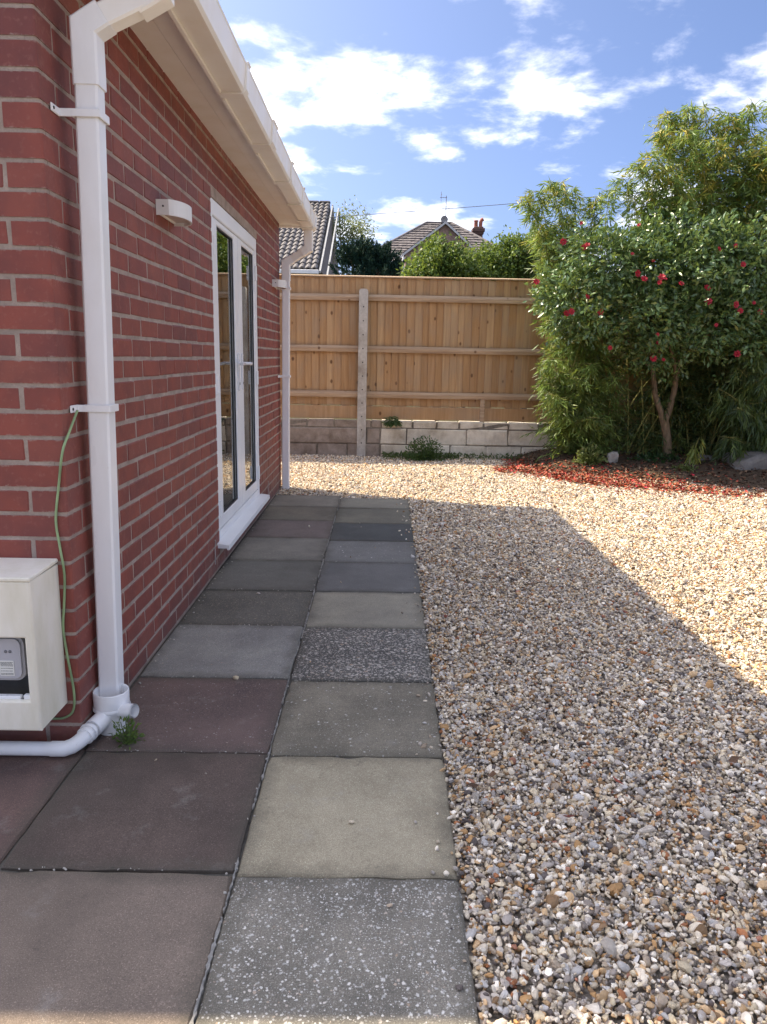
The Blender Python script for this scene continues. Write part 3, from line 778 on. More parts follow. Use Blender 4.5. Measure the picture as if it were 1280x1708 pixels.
for y in (2.132, 7.03):
    g = MB(); g.prism([(GI-.002, GB-.004), (GO-.010, GB-.004), (GO+.003, GB+.012), (GO+.014, GT+.002), (GI-.002, GT+.002)], y, y+.008, 'Y'); g.build('stop_end', PVC_OLD, gut)
for (y0, y1) in ((2.60, 3.44), (3.53, 4.22), (4.42, 5.08)):        # pale clip strip under the fascia
    g = MB(); g.box(GI-.004, GI+.012, y0, y1, GB-.012, GB-.001, .002); g.build('trim_strip', PVC_OLD, gut)

# ---- downpipes
def downpipe(label, xb, xt, yc, z_bot, z_elb, w, clips, y_out):
    t = thing('downpipe', label, 'downpipe', (xb, yc, 0), 'white square downpipes at the ends of the extension')
    def X(z): return xb + (xt-xb)*(z-0)/2.0
    p = MB(); p.sweep([(X(z_bot), yc, z_bot), (X(z_elb+.02), yc, z_elb+.02)], w, w); p.build('pipe', PVC, t)
    e = MB(); xg = -.645; rise = abs(xg-X(z_elb))*math.tan(math.radians(22.5))
    s0 = z_elb; z1 = z_elb+.13
    e.sweep([(X(s0), yc, s0-.065), (X(s0), yc, s0+.085), (X(s0)+.055, yc, s0+.085+.055*.6)], w+.008, w+.008); e.build('elbow', PVC, t)
    a = MB(); zA = s0+.085
    a.sweep([(X(s0)+.035, yc, zA+.035*.6), (xg-.03, yc+(y_out-yc)*.8, zA+(xg-.03-X(s0))*.6)], w, w); a.build('offset_pipe', PVC_OLD, t)
    b = MB(); zB = zA+(xg-X(s0))*.6
    b.sweep([(xg-.06, yc+(y_out-yc)*.8, zB-.06*.6), (xg, y_out, zB), (xg, y_out, GB-.004)], w+.009, w+.009); b.build('elbow', PVC_OLD, t)
    for z, tl in clips:
        c = MB(); x = X(z); h = .011; o_ = w/2+.004
        L = Matrix.Translation((x, yc, z)) @ Euler((tl, 0, 0)).to_matrix().to_4x4()
        c.box(-o_-.004, -o_+.0005, -o_, o_, -h, h, .001, rot=L)
        c.box(o_-.0005, o_+.004, -o_, o_, -h, h, .001, rot=L)
        c.box(-o_-.0035, o_+.0035, -o_-.004, -o_+.0005, -h+.0004, h-.0004, .001, rot=L)
        c.box(-o_-.0035, o_+.0035, o_-.0005, o_+.004, -h+.0004, h-.0004, .001, rot=L)
        # arm back to the wall with a rounded lug and a screw head
        c.box(WX+.001-x, WX+.006-x, -o_-.055, -o_+.002, -h, h, .002, rot=L)
        c.box(WX+.001-x, -o_+.001, -o_-.003, -o_+.0015, -h+.0003, h-.0003, .001, rot=L)
        co = c.build('clip', PVC, t)
        sc = MB(); sc.lathe((WX+.006, yc-o_-.042, z+(.0 if tl == 0 else .042*math.sin(-tl)*-1)), [(.0001, .002), (.004, .002), (.0045, 0)], 10, 'X'); sc.build('screw', DARK, co)
    return t
dp = downpipe('white square downpipe at the near front corner, standing in the gully', -.876, -.836, 2.335, .085, 2.015, .065, [(1.875, .0), (1.05, 0)], 2.38)
downpipe('white square downpipe at the far end corner by the fence', -.862, -.846, 6.955, .0, 1.93, .066, [(1.80, 0), (1.03, 0)], 6.93)

# ---- gully trap with waste pipe
gly = thing('gully_trap', 'round white plastic gully socket around the foot of the near downpipe', 'drain fitting', (-.866, 2.285, 0))
gx, gy = -.860, 2.292
b = MB(); b.lathe((gx, gy, 0), [(.044, -.03), (.044, .050), (.046, .060), (.054, .074), (.0565, .080), (.0565, .136), (.0555, .139), (.0525, .139), (.0515, .136), (.0515, .070), (.040, .055), (.02, .05)], 40); b.build('body', PVC, gly)
b = MB(); b.lathe((gx, gy, 0), [(.0575, .076), (.0592, .079), (.0592, .086), (.0575, .089)], 40); b.build('collar', PVC, gly)
b = MB(); b.tube([(gx+.03, gy-.02, .078), (gx+.088, gy-.045, .088)], .023, 20, False); b.tube([(gx+.089, gy-.0455, .0882), (gx+.03, gy-.02, .078)], .019, 20, False); b.build('side_inlet', PVC, gly)
b = MB(); b.tube([(gx-.01, gy-.03, .062), (gx-.030, gy-.092, .050)], .029, 22, True); b.build('socket', PVC, gly)
wp = thing('waste_pipe', 'white round waste pipe running low along the front wall into the gully', 'pipe', (-1.3, 2.125, .03))
b = MB(); b.tube([(-3.2, 2.112, .027), (-.955, 2.112, .027)], .0215, 18); b.build('pipe', PVC, wp)
b = MB(); b.tube([(-.985, 2.112, .027), (-.945, 2.113, .027), (-.925, 2.122, .031), (-.911, 2.138, .037), (-.899, 2.165, .044), (-.892, 2.195, .050)], .0235, 18); b.build('elbow', PVC, wp)
b = MB(); b.tube([(-.9005, 2.160, .0432), (-.8975, 2.170, .0453)], .0285, 18); b.tube([(-.896, 2.178, .0468), (-.8945, 2.184, .048)], .0305, 18); b.build('seal_ring', PVC, wp)

# ---- meter box on the front wall
mbx = thing('meter_box', 'weathered cream gas meter box on the front wall, its window open', 'meter box', (-1.2, 2.1, .15))
x0, x1, y0, y1, z0, z1 = -1.50, -.955, 1.995, 2.181, .146, .606
wx0, wx1, wz0, wz1 = -1.30, -.983, .240, .428
c = MB(); zt_ = z1-.012; rr_ = .006
def ring(y, e):
    return [(x0+e, y, z0+e), (x1-e, y, z0+e), (x1-e, y, zt_-e), (x0+e, y, zt_-e), (wx0-e, y, wz0-e), (wx1+e, y, wz0-e), (wx1+e, y, wz1+e), (wx0-e, y, wz1+e)]
V_ = ring(y0, rr_)+ring(y0+rr_*.35, rr_*.35)+ring(y0+rr_, 0)+ring(y0+.012, 0)
F_ = [(k, (k+1) % 4, 4+(k+1) % 4, 4+k) for k in range(4)]+[(24+k, 28+k, 28+(k+1) % 4, 24+(k+1) % 4) for k in range(4)]
for L_ in range(3):
    F_ += [(L_*8+k, L_*8+8+k, L_*8+8+(k+1) % 4, L_*8+(k+1) % 4) for k in range(4)]
    F_ += [(L_*8+4+k, L_*8+4+(k+1) % 4, L_*8+12+(k+1) % 4, L_*8+12+k) for k in range(4)]
c.add(V_, F_, False)
c.build('front', METER_CASE, mbx)
c = MB(); c.box(x1-.010, x1, y0+.012, y1, z0, z1-.012, .002); c.build('side_panel', METER_CASE, mbx); c = MB(); c.box(x0, x0+.010, y0+.012, y1, z0, z1-.012, .002); c.build('side_panel', METER_CASE, mbx)
c = MB(); vs, fs = chamfer_box(x0-.002, x1+.002, y0-.003, y1, z1-.012, z1, .003)
c.add([(x, y, z+(y-y0)*.03) for x, y, z in vs], fs); c.build('lid', METER_CASE, mbx)
c = MB(); c.box(x0+.01, x1-.01, y1-.012, y1, z0, z1-.015); c.build('back_panel', mat_plain('box_inside', (.14, .145, .14), .9), mbx)
c = MB(); c.box(wx0, wx1-.03, y0+.013, y0+.030, wz0-.006, wz0+.008, .002); c.box(wx1-.022, wx1, y0+.013, y0+.028, wz0-.004, wz0+.012, .002); c.build('window_ledge', PVC, mbx)
mt = MB(); r = .026; ax0, ax1, az0, az1 = -1.22, -1.003, .288, .424
poly = []
for (cx_, cz_, a0) in ((ax1-r, az1-r, 0), (ax0+r, az1-r, 90), (ax0+r, az0+r, 180), (ax1-r, az0+r, 270)):
    for i in range(7):
        a = math.radians(a0+i*15); poly.append((cx_+r*math.cos(a), cz_+r*math.sin(a)))
mt.prism(poly, y0+.035, y0+.14, 'Y')
gm_ = mt.build('gas_meter', mat_plain('meter_grey', (.42, .41, .42), .5, .4, .08), mbx)
fr = MB(); r = .020; p2 = []
for (cx_, cz_, a0) in ((ax1-.008-r, az1-.008-r, 0), (ax0+.008+r, az1-.008-r, 90), (ax0+.008+r, az0+.008+r, 180), (ax1-.008-r, az0+.008+r, 270)):
    for i in range(7):
        a = math.radians(a0+i*15); p2.append((cx_+r*math.cos(a), cz_+r*math.sin(a)))
fr.prism(p2, y0+.028, y0+.034, 'Y'); fr.build('face_plate', mat_plain('meter_face', (.48, .47, .49), .45, .4, .05), gm_)
lb = MB(); lb.box(-1.072, -1.031, y0+.0262, y0+.0277, .304, .351, .0006); lb.build('label_sticker', mat_plain('label_paper', (.74, .73, .68), .7, .3, .05), gm_)
tx = MB()
for i, zl in enumerate((.346, .3425, .339, .3355, .328, .320, .3125, .309)):
    xx = -1.069
    while xx < -1.036:
        w_ = random.uniform(.002, .006); tx.box(xx, min(xx+w_, -1.034), y0+.0258, y0+.0261, zl-.0011, zl+.0003); xx += w_+.001
tx.build('print', DARK, gm_)
for xx in (-1.052, -1.040):
    d = MB(); d.lathe((xx, y0+.0278, .378), [(.0001, -.0015), (.0042, -.0015), (.0048, 0)], 12, 'Y'); d.build('port', mat_plain('port_dark', (.16, .16, .17), .5), gm_)

# ---- green earth cable down the corner
cb = MB(); ctrl = [(-.900, 2.262, 1.046), (-.908, 2.21, .985), (-.918, 2.178, .93), (-.935, 2.177, .83), (-.950, 2.177, .73), (-.944, 2.177, .65), (-.936, 2.177, .56), (-.944, 2.177, .46), (-.951, 2.177, .39), (-.944, 2.177, .30), (-.934, 2.177, .215), (-.932, 2.177, .16), (-.940, 2.177, .118), (-.965, 2.176, .098), (-1.0, 2.176, .094), (-1.05, 2.17, .10)]
def smooth_path(pts, k=5):
    P = [Vector(p) for p in pts]; out = []
    for i in range(len(P)-1):
        a, b_, c_, d = P[max(i-1, 0)], P[i], P[i+1], P[min(i+2, len(P)-1)]
        for j in range(k):
            t = j/k; out.append(0.5*((2*b_)+(c_-a)*t+(2*a-5*b_+4*c_-d)*t*t+(3*b_-a-3*c_+d)*t**3))
    return out+[P[-1]]
cb.tube(smooth_path(ctrl), .0037, 8)
tag(cb.build('cable', mat_plain('green_sheath', (.27, .38, .19), .5, .5, .35, 9), loc=(-.95, 2.177, .1)), 'thin green cable hanging down the brick corner beside the near downpipe', 'cable')
for yy, z0_, z1_, lab in ((4.10, .055, .20, 'short loose grey wire on the bricks at the near end of the door sill'), (6.14, .04, .20, 'short loose grey wire on the bricks beyond the door sill')):
    w_ = MB(); w_.tube(smooth_path([(WX+.010, yy-.012, z1_), (WX+.012, yy, z1_-.01), (WX+.006, yy+.006, z1_-.05), (WX+.008, yy+.003, (z0_+z1_)/2), (WX+.007, yy+.004, z0_)]), .0028, 6)
    tag(w_.build('wire', mat_plain('grey_wire', (.42, .38, .36), .6), loc=(WX, yy, z0_)), lab, 'wire')

# ---- wall lamps
def lamp(y0, y1, z0, z1, label):
    t = thing('wall_lamp', label, 'wall lamp', (WX, (y0+y1)/2, (z0+z1)/2), 'curved white wall lamps')
    yc = (y0+y1)/2; hw = (y1-y0)/2; d = .105; n = 18
    arc = []
    for i in range(n+1):
        u = -1+2*i/n; arc.append((WX+.022+ (d-.022)*math.sqrt(max(0, 1-(u*.93)**2))*1.0, yc+u*hw))
    inn = [(x-.007, yc+(y-yc)*.955) for x, y in arc]
    b = MB(); vs = []; 
    for (x, y) in arc: vs += [(x, y, z0), (x, y, z1)]
    for (x, y) in inn: vs += [(x, y, z0), (x, y, z1)]
    o = 2*(n+1); fs = []
    for i in range(n):
        fs += [(2*i, 2*i+2, 2*i+3, 2*i+1), (o+2*i, o+2*i+1, o+2*i+3, o+2*i+2), (2*i, o+2*i, o+2*i+2, 2*i+2), (2*i+1, 2*i+3, o+2*i+3, o+2*i+1)]
    fs += [(0, 1, o+1, o), (2*n, o+2*n, o+2*n+1, 2*n+1)]
    b.add(vs, fs)
    b.box(WX+.001, arc[0][0], y0, y0+.005, z0+.0005, z1-.0005); b.box(WX+.001, arc[-1][0], y1-.005, y1, z0+.0005, z1-.0005)
    b.build('shade', LAMP_MAT, t)
    p = MB(); p.box(WX+.001, WX+.012, y0+.02, y1-.02, z0+.006, z1-.006, .002); bp_ = p.build('back_plate', LAMP_MAT, t)
    df = MB(); pl = [(WX+.012, y0+.012)]+[(x-.001, y) for x, y in inn[1:-1]]+[(WX+.012, y1-.012)]
    df.prism(pl, z0+.012, z0+.016, 'Z'); df.build('diffuser', mat_plain('frosted_glass', (.55, .47, .43), .4, .5, .1), t)
    sc = MB(); sc.lathe((WX+.030, y0-.0015, (z0+z1)/2+.004), [(.0001, -.001), (.004, -.001), (.004, .002)], 10, 'Y'); sc.build('screw', DARK, t)
lamp(3.225, 3.50, 1.765, 1.826, 'curved white wall lamp on the bricks before the french door')
lamp(6.56, 6.80, 1.778, 1.838, 'curved white wall lamp near the far corner, partly behind the far downpipe')

# ================================================================= FENCE AND LOW WALL
fence = thing('timber_fence', 'tall new timber feather-edge fence with concrete post at the garden end', 'fence', (0, 9.5, 0))
bp = []
for var in range(8):
    w = .106; me = bpy.data.meshes.new('fence_board'); r = random.Random(var); t0, t1 = .014, .006; n = 2
    z0, z1 = 0.0, 1.545+r.uniform(-.004, .004)
    V_ = [(-w/2, 0, z0), (w/2, .020, z0), (w/2, .020+t1, z0), (-w/2, t0, z0), (-w/2, 0, z1), (w/2, .020, z1), (w/2, .020+t1, z1), (-w/2, t0, z1)]
    me.from_pydata(V_, [], [(0, 3, 2, 1), (4, 5, 6, 7), (0, 1, 5, 4), (1, 2, 6, 5), (2, 3, 7, 6), (3, 0, 4, 7)]); me.update(); me.materials.append(WOOD); bp.append(me)
x = -4.0
while x < 7.5:
    o = link('fence_board', bp[random.randrange(8)], fence, (x, .048+random.uniform(-.002, .002), .615+random.uniform(-.006, .006)))
    o.rotation_euler = (0, random.uniform(-.006, .006), random.uniform(-.02, .02))
    x += random.choice((.084, .088, .09, .092, .096))
POSTS = (-2.95, -.221, 2.55, 5.3)
PX0, PX1 = -4.0, 7.5
edges = [PX0]+[p for p in POSTS]+[PX1]
for zc in (1.925, 1.312, .757):
    for a, b_ in zip(edges[:-1], edges[1:]):
        r_ = MB(); t_ = random.uniform(-.006, .006); n = 8
        for i in range(n): pass
        h = .038
        vs = []; m_ = 6
        for i in range(m_+1):
            xx = a+.02+(b_-a-.04)*i/m_; zz_ = zc+t_*(i/m_-.5)+random.uniform(-.0015, .0015)
            vs += [(xx, 9.546, zz_-h), (xx, 9.546, zz_+h), (xx, 9.512, zz_+h-.006), (xx, 9.498, zz_+.004), (xx, 9.506, zz_-h)]
        fs = []
        for i in range(m_):
            for k in range(5): fs.append((i*5+k, i*5+(k+1) % 5, (i+1)*5+(k+1) % 5, (i+1)*5+k))
        fs += [(0, 1, 2, 3, 4), tuple(m_*5+k for k in (4, 3, 2, 1, 0))]
        r_.add(vs, fs); r_.build('rail', RAIL, fence, loc=((a+b_)/2, 9.53, zc))
for a, b_ in zip(edges[:-1], edges[1:]):
    r_ = MB(); r_.box(a+.02, b_-.02, 9.518, 9.543, .452, .612, .003); r_.build('gravel_board', WOOD, fence, loc=((a+b_)/2, 9.53, .53))
for a, b_ in ((-4.0, -1.4), (-1.396, 1.1), (1.104, 3.7), (3.704, 7.5)):
    r_ = MB(); r_.prism([(9.525, 2.163), (9.588, 2.163), (9.588, 2.176), (9.556, 2.186), (9.525, 2.176)], a, b_, 'X'); r_.build('capping', RAIL, fence, loc=((a+b_)/2, 9.55, 2.17))
r_ = MB(); r_.box(1.265, 1.320, 9.498, 9.5175, .428, .718, .003); r_.build('cleat', RAIL, fence, loc=(1.29, 9.51, .57))
CONC = mat_concrete('post_concrete', (.42, .40, .36), (.55, .53, .48), 25)
for px in POSTS:
    n = 5; w = .054; pr = [(-w, -.1), (w, -.1), (w, 1.99)]+[(w-.03+.03*math.cos(a), 1.99+.03*math.sin(a)) for a in (.4, .8, 1.2, 1.57)]+[(-w+.03-.03*math.cos(a), 1.99+.03*math.sin(a)) for a in (1.57, 1.2, .8, .4)]+[(-w, 1.99)]
    p_ = MB(); p_.prism([(px+a+(.004*z), z) for a, z in pr], 9.405, 9.502, 'Y')
    po = p_.build('concrete_post', CONC, fence, loc=(px, 9.45, 0))
    for k in range(11):
        z = .16+k*.165
        h_ = MB(); h_.lathe((px+.004*z+.002, 9.4042, z), [(.0001, .0), (.0075, .0), (.0085, .0006)], 10, 'Y'); h_.build('bolt_hole', DARK, po)

lw = thing('block_wall', 'low weathered concrete block wall under the timber fence, partly whitewashed', 'low wall', (0, 9.5, 0))
BL_D = mat_concrete('block_brown', (.25, .205, .165), (.40, .34, .285), 9)
BL_W = mat_concrete('block_whitewash', (.60, .54, .43), (.80, .74, .61), 7)
BL_G = mat_concrete('block_dull', (.38, .35, .28), (.52, .48, .39), 9)
YW = 9.437
bk = MB(); bk.box(-4, 7.5, YW+.012, YW+.155, -.1, .425); bk.build('mortar_core', mat_concrete('wall_mortar', (.14, .125, .10), (.30, .265, .215), 20), lw)
def row(z0, z1, joints, yoff=0):
    for a, b_ in zip(joints[:-1], joints[1:]):
        xm = (a+b_)/2; mt_ = BL_D if xm < .02 else (BL_W if xm < 2.2 else BL_G)
        q = MB(); vs, fs = chamfer_box(a+.006, b_-.006, YW+yoff+random.uniform(-.004, .004), YW+.15, z0+.004, z1-.004, .010)
        q.add([(x+random.uniform(-.009, .009), y+random.uniform(-.006, .006), z+random.uniform(-.007, .007)) for x, y, z in vs], fs)
        q.build('concrete_block', mt_, lw, loc=(xm, YW, (z0+z1)/2))
row(-.10, .145, [-4, -3.3, -2.5, -1.7, -.78, -.40, .02, .45, .90, 1.35, 1.8, 2.3, 2.9, 3.6, 4.5, 5.5, 6.5, 7.5])
row(.147, .345, [-4, -3.0, -2.1, -1.3, -.16, .02, .35, 1.10, 1.62, 2.17, 2.75, 3.4, 4.2, 5.2, 6.3, 7.5])
row(.347, .442, [-4, -3.4, -2.8, -2.0, -1.45, -.9, -.56, -.1, .03, .42, .72, 1.0, 1.31, 1.62, 2.0, 2.3, 2.8, 3.5, 4.2, 5, 6, 7.5], .008)

# ================================================================= PLANTS
def rot_basis(D, up=None):
    D = D/np.linalg.norm(D, axis=1, keepdims=True)
    A = RNG.normal(size=D.shape); Sd = np.cross(D, A); Sd /= np.linalg.norm(Sd, axis=1, keepdims=True)
    return D, Sd
def leaf_mesh(name, P, D, L, Wd, C, curl=.12, Sd=None, wide=.45):
    """P base points, D directions; every leaf a folded blade of four triangles"""
    n = len(P); D0 = D/np.linalg.norm(D, axis=1, keepdims=True)
    if Sd is None: _, Sd = rot_basis(D0)
    Nn = np.cross(D0, Sd); L = L[:, None]; Wd = Wd[:, None]
    base = P; mid = P+D0*L*wide - Nn*Wd*.25; lf = P+D0*L*wide+Sd*Wd*.5; rg = P+D0*L*wide-Sd*Wd*.5
    tip = P+D0*L - Nn*L*curl
    V = np.stack([base, lf, mid, rg, tip], 1).reshape(-1, 3)
    i = np.arange(n)[:, None]*5
    F = np.concatenate([i+np.array([[0, 2, 1]]), i+np.array([[0, 3, 2]]), i+np.array([[1, 2, 4]]), i+np.array([[2, 3, 4]])], 1).reshape(-1)
    Cc = np.repeat(np.concatenate([C, np.ones((n, 1))], 1), 5, 0)
    return fast_mesh(name, V, np.full(n*4, 3), F, Cc)
def sphere_dirs(n):
    v = RNG.normal(size=(n, 3)); return v/np.linalg.norm(v, axis=1, keepdims=True)
def pick(cols, n, w=None, var=.2):
    cols = np.array(cols); w = None if w is None else np.array(w)/sum(w)
    return cols[RNG.choice(len(cols), n, p=w)]*RNG.uniform(1-var, 1+var, (n, 1))
def add_leaves(name, me_args, mat, parent, kind='stuff', **kw):
    P = me_args[0]-np.array(origin(parent))
    me = leaf_mesh(name, P, *me_args[1:], **kw)
    return link(name, me, parent, None, mat, kind=kind)

# ---- planting bed: a low mound of soil under the shrubs
bed = MB(); nx, ny = 34, 18; vs = []; fs = []
def bed_front(x):   # near edge of the bed
    return np.interp(x, [1.3, 1.6, 2.0, 2.5, 3.0, 3.4, 4.2, 6.5], [9.0, 8.5, 7.95, 7.6, 7.35, 7.2, 7.0, 6.6])
def bed_z(x, y):
    f = float(bed_front(x)); t = min(1, max(0, (y-f)/1.6)); return -.03+.16*t*t*(3-2*t)*min(1, max(0, (x-1.3)/.9))
for i in range(nx+1):
    x = 1.35+i*(5.4/nx); f = float(bed_front(x))
    for j in range(ny+1):
        y = f+(9.43-f)*j/ny; vs.append((x, y, bed_z(x, y)+random.uniform(-.008, .008)+.006))
for i in range(nx):
    for j in range(ny): fs.append((i*(ny+1)+j, (i+1)*(ny+1)+j, (i+1)*(ny+1)+j+1, i*(ny+1)+j+1))
bed.add(vs, fs, True); bed.build('planting_bed', SOIL, kind='structure')

# ---- camellia
cam_t = thing('camellia_tree', 'glossy dark green camellia tree with red blooms and forked bare trunk', 'tree', (3.40, 8.80, .05))
BARK = mat_bark('camellia_bark', (.13, .095, .06), (.29, .215, .14))
t = MB(); t.tube(smooth_path([(3.40, 8.80, .02), (3.398, 8.80, .12), (3.385, 8.80, .30), (3.35, 8.80, .46), (3.325, 8.80, .57)], 4), [.060]*3+[.053]*4+[.049]*10, 12)
t.build('trunk', BARK, cam_t)
def branch(pts, r0, r1, par=cam_t, mat=BARK, n=9):
    P = smooth_path(pts, 4); k = len(P); b = MB(); b.tube(P, [r0+(r1-r0)*i/(k-1) for i in range(k)], n); return b.build('branch', mat, par)
branch([(3.33, 8.80, .50), (3.27, 8.79, .66), (3.19, 8.78, .84), (3.15, 8.78, 1.04), (3.12, 8.78, 1.15), (3.06, 8.77, 1.20), (2.9, 8.76, 1.34), (2.6, 8.7, 1.7)], .039, .016)
branch([(3.33, 8.80, .52), (3.38, 8.81, .70), (3.415, 8.81, .91), (3.425, 8.81, 1.12), (3.45, 8.8, 1.28), (3.49, 8.8, 1.80), (3.5, 8.75, 2.1)], .040, .015)
branch([(3.43, 8.81, 1.05), (3.36, 8.75, 1.22), (3.2, 8.6, 1.5), (3.0, 8.5, 1.9)], .025, .012)
branch([(3.45, 8.81, 1.25), (3.62, 8.75, 1.45), (3.9, 8.65, 1.75), (4.1, 8.6, 2.0)], .03, .012)
branch([(3.12, 8.78, 1.15), (3.17, 8.76, 1.35), (3.05, 8.7, 1.7), (2.7, 8.6, 2.2)], .03, .012)
LUMPS = [((2.40, 8.45, 2.30), (.52, .50, .36), 2600), ((2.10, 8.40, 1.92), (.44, .5, .32), 1700), ((2.25, 8.45, 1.62), (.42, .45, .26), 1000), ((3.02, 8.35, 2.22), (.55, .60, .46), 3200), ((3.55, 8.35, 2.25), (.60, .62, .50), 3200), ((4.15, 8.4, 2.05), (.62, .6, .55), 2600), ((2.85, 8.35, 1.72), (.55, .55, .40), 2200), ((3.45, 8.3, 1.70), (.60, .55, .45), 2200), ((4.15, 8.4, 1.50), (.6, .5, .45), 1500), ((3.05, 8.45, 1.35), (.40, .40, .22), 700), ((4.9, 8.5, 1.9), (.7, .6, .7), 1800), ((2.75, 8.5, 2.48), (.28, .3, .22), 500), ((3.25, 8.4, 2.60), (.42, .4, .22), 800)]
def crown_points(lumps, shell=.55, out_noise=.16):
    P, D = [], []
    for c, r, n in lumps:
        k = max(6, n//13)                       # twigs, each with about thirteen leaves
        dv = sphere_dirs(k); rad = RNG.uniform(shell, 1.0, (k, 1))*(1+out_noise*RNG.normal(size=(k, 1)))
        tip = np.array(c)+dv*rad*np.array(r)
        rep = RNG.integers(0, k, n); off = RNG.normal(0, .045, (n, 3))
        p = tip[rep]+off; d = dv[rep]*.7+RNG.normal(0, .6, (n, 3))+np.array([0, 0, -.12])
        P.append(p); D.append(d)
    return np.concatenate(P), np.concatenate(D)
P, D = crown_points(LUMPS); n = len(P)
C = pick([(.095, .165, .058), (.12, .20, .064), (.075, .135, .052), (.155, .23, .07), (.21, .25, .08)], n, [5, 5, 4, 2, 1])
add_leaves('crown', (P, D, RNG.uniform(.055, .085, n), RNG.uniform(.026, .038, n), C), CAMELLIA_LEAF, cam_t, curl=.15)
# 30-odd blooms: each a rosette of petals
PETAL = mat_vcol('red_petal', .5)
def bloom_mesh(seed, r):
    rg = np.random.default_rng(seed); V, F, Cc = [], [], []
    for ring, (nn, rad, lift) in enumerate(((7, 1.0, .15), (6, .68, .4), (4, .36, .62))):
        for k in range(nn):
            a = 2*math.pi*(k+.5*ring)/nn+rg.uniform(-.15, .15); w = .62*rad*r; b = len(V)
            d = np.array([math.cos(a), math.sin(a), 0]); s = np.array([-math.sin(a), math.cos(a), 0]); z = np.array([0, 0, 1])
            V += [z*.0+d*.05*r, d*rad*r*.6+s*w*.5+z*lift*r*.55, d*rad*r*.62+z*lift*r*.30, d*rad*r*.6-s*w*.5+z*lift*r*.55, d*rad*r+z*lift*r*.75]
            F += [(b, b+2, b+1), (b, b+3, b+2), (b+1, b+2, b+4), (b+2, b+3, b+4)]
            cc = np.array((.43, .018, .036))*rg.uniform(.75, 1.15); Cc += [[*cc, 1]]*5
    return fast_mesh('flower', np.array(V), np.full(len(F), 3), np.array(F).ravel(), np.array(Cc))
FM = [bloom_mesh(i, .038) for i in range(5)]
for me in FM: me.materials.append(PETAL)
FL = [(1.855, 2.411), (2.103, 2.386), (2.289, 1.723), (1.934, 1.699), (1.985, 1.72), (2.141, 1.871), (2.896, 2.083), (2.935, 2.066), (2.88, 2.03), (2.644, 2.114), (3.107, 2.022), (3.462, 2.372), (3.726, 2.223), (3.697, 1.823), (3.513, 1.613), (3.406, 1.847), (3.956, 1.755), (3.883, 1.844), (3.767, 1.322), (2.906, 1.504), (2.993, 1.246), (2.884, 1.256), (2.419, 1.359), (2.572, 2.307), (2.794, 2.241), (2.615, 2.588), (1.602, 2.011), (2.026, 2.594), (3.631, 2.404), (3.379, 1.985), (2.717, 2.062), (2.92, 1.418), (2.07, 2.36), (3.75, 1.76)]
for i, (x, z) in enumerate(FL):
    # carry each bloom along its own line of growth to the face of the crown
    y = 8.1; bestz = z
    for c, r, _ in LUMPS:
        q = ((x-c[0])/r[0])**2+((z-c[2])/r[2])**2
        if q < 1: y = min(y, c[1]-r[1]*math.sqrt(1-q)-.03)
    y = max(7.72, min(y, 8.1)); k = y/8.1
    o = link('flower', FM[i % 5], cam_t, Vector((x*k, y, CAM_H+(z-CAM_H)*k))-Vector(cam_t.location))
    o.rotation_euler = (math.radians(70)+random.uniform(-.5, .4), random.uniform(-.3, .3), random.uniform(-.6, .6))
    s_ = random.choice((.6, .75, .9, 1.1)); o.scale = (s_, s_, s_)

# ---- bamboo
CULM = mat_bark('bamboo_culm', (.16, .17, .05), (.30, .28, .10), 12)
def bamboo(name, label, base, tips, leafn, cols, w, droop=.45, spread=.16, hmin=.25, group=None, size=(.07, .12)):
    t = thing(name, label, 'bamboo', base, group)
    P, D, CC = [], [], []; cu = MB(); tw = MB()
    for (bx, by, tx_, ty, tz) in tips:
        b0 = Vector((bx, by, base[2])); tp = Vector((tx_, ty, tz)); mid = b0.lerp(tp, .55); mid.z = base[2]+(tz-base[2])*.80; mid.x = bx+(tx_-bx)*.30; mid.y = by+(ty-by)*.30
        K = 26; path_ = []
        for i in range(K+1):
            u = i/K; path_.append(b0*(1-u)**2+mid*2*u*(1-u)+tp*u*u)
        cu.tube(path_[:-1], [.010*(1-i/(K*1.15))+.001 for i in range(K)], 6)
        nb = max(4, int(leafn/9))
        us = RNG.uniform(hmin, 1.0, nb)**.8
        for u in us:
            i = min(K-1, int(u*K)); a = Vector(path_[i]); 
            dv = sphere_dirs(1)[0]; dv[2] = abs(dv[2])*.3-.1; ln = RNG.uniform(.3, 1.0)*spread*(1.6-u)
            e = np.array(a)+dv*ln*2.0; tw.tube([a, Vector(e)], [.0022, .001], 3, False)
            m = RNG.integers(6, 12); s_ = np.linspace(.25, 1.05, m)[:, None]
            pp = np.array(a)+(e-np.array(a))*s_+RNG.normal(0, .012, (m, 3)); pp[:, 2] -= .12*s_[:, 0]**2*droop
            dd = dv*.7+RNG.normal(0, .38, (m, 3))+np.array([0, 0, -droop])
            base_c = np.array(cols[RNG.choice(len(cols), p=np.array(w)/sum(w))])*RNG.uniform(.8, 1.2)
            P.append(pp); D.append(dd); CC.append(base_c*RNG.uniform(.8, 1.2, (m, 1)))
    P = np.concatenate(P); D = np.concatenate(D); CC = np.concatenate(CC); n = len(P)
    cu.build('culms', CULM, t, kind='stuff'); tw.build('twigs', CULM, t, kind='stuff')
    add_leaves('foliage', (P, D, RNG.uniform(size[0], size[1], n), RNG.uniform(.011, .018, n), CC), BAMBOO_LEAF, t, curl=.2, wide=.35)
    return t
GREEN = [(.145, .24, .055), (.19, .29, .065), (.25, .32, .07), (.36, .35, .065), (.11, .18, .05), (.50, .40, .065)]
def fan(n, bx, by, xs, ys, zs):
    return [(bx+random.uniform(-.35, .35), by+random.uniform(-.2, .2), random.uniform(*xs), random.uniform(*ys), random.uniform(*zs)) for _ in range(n)]
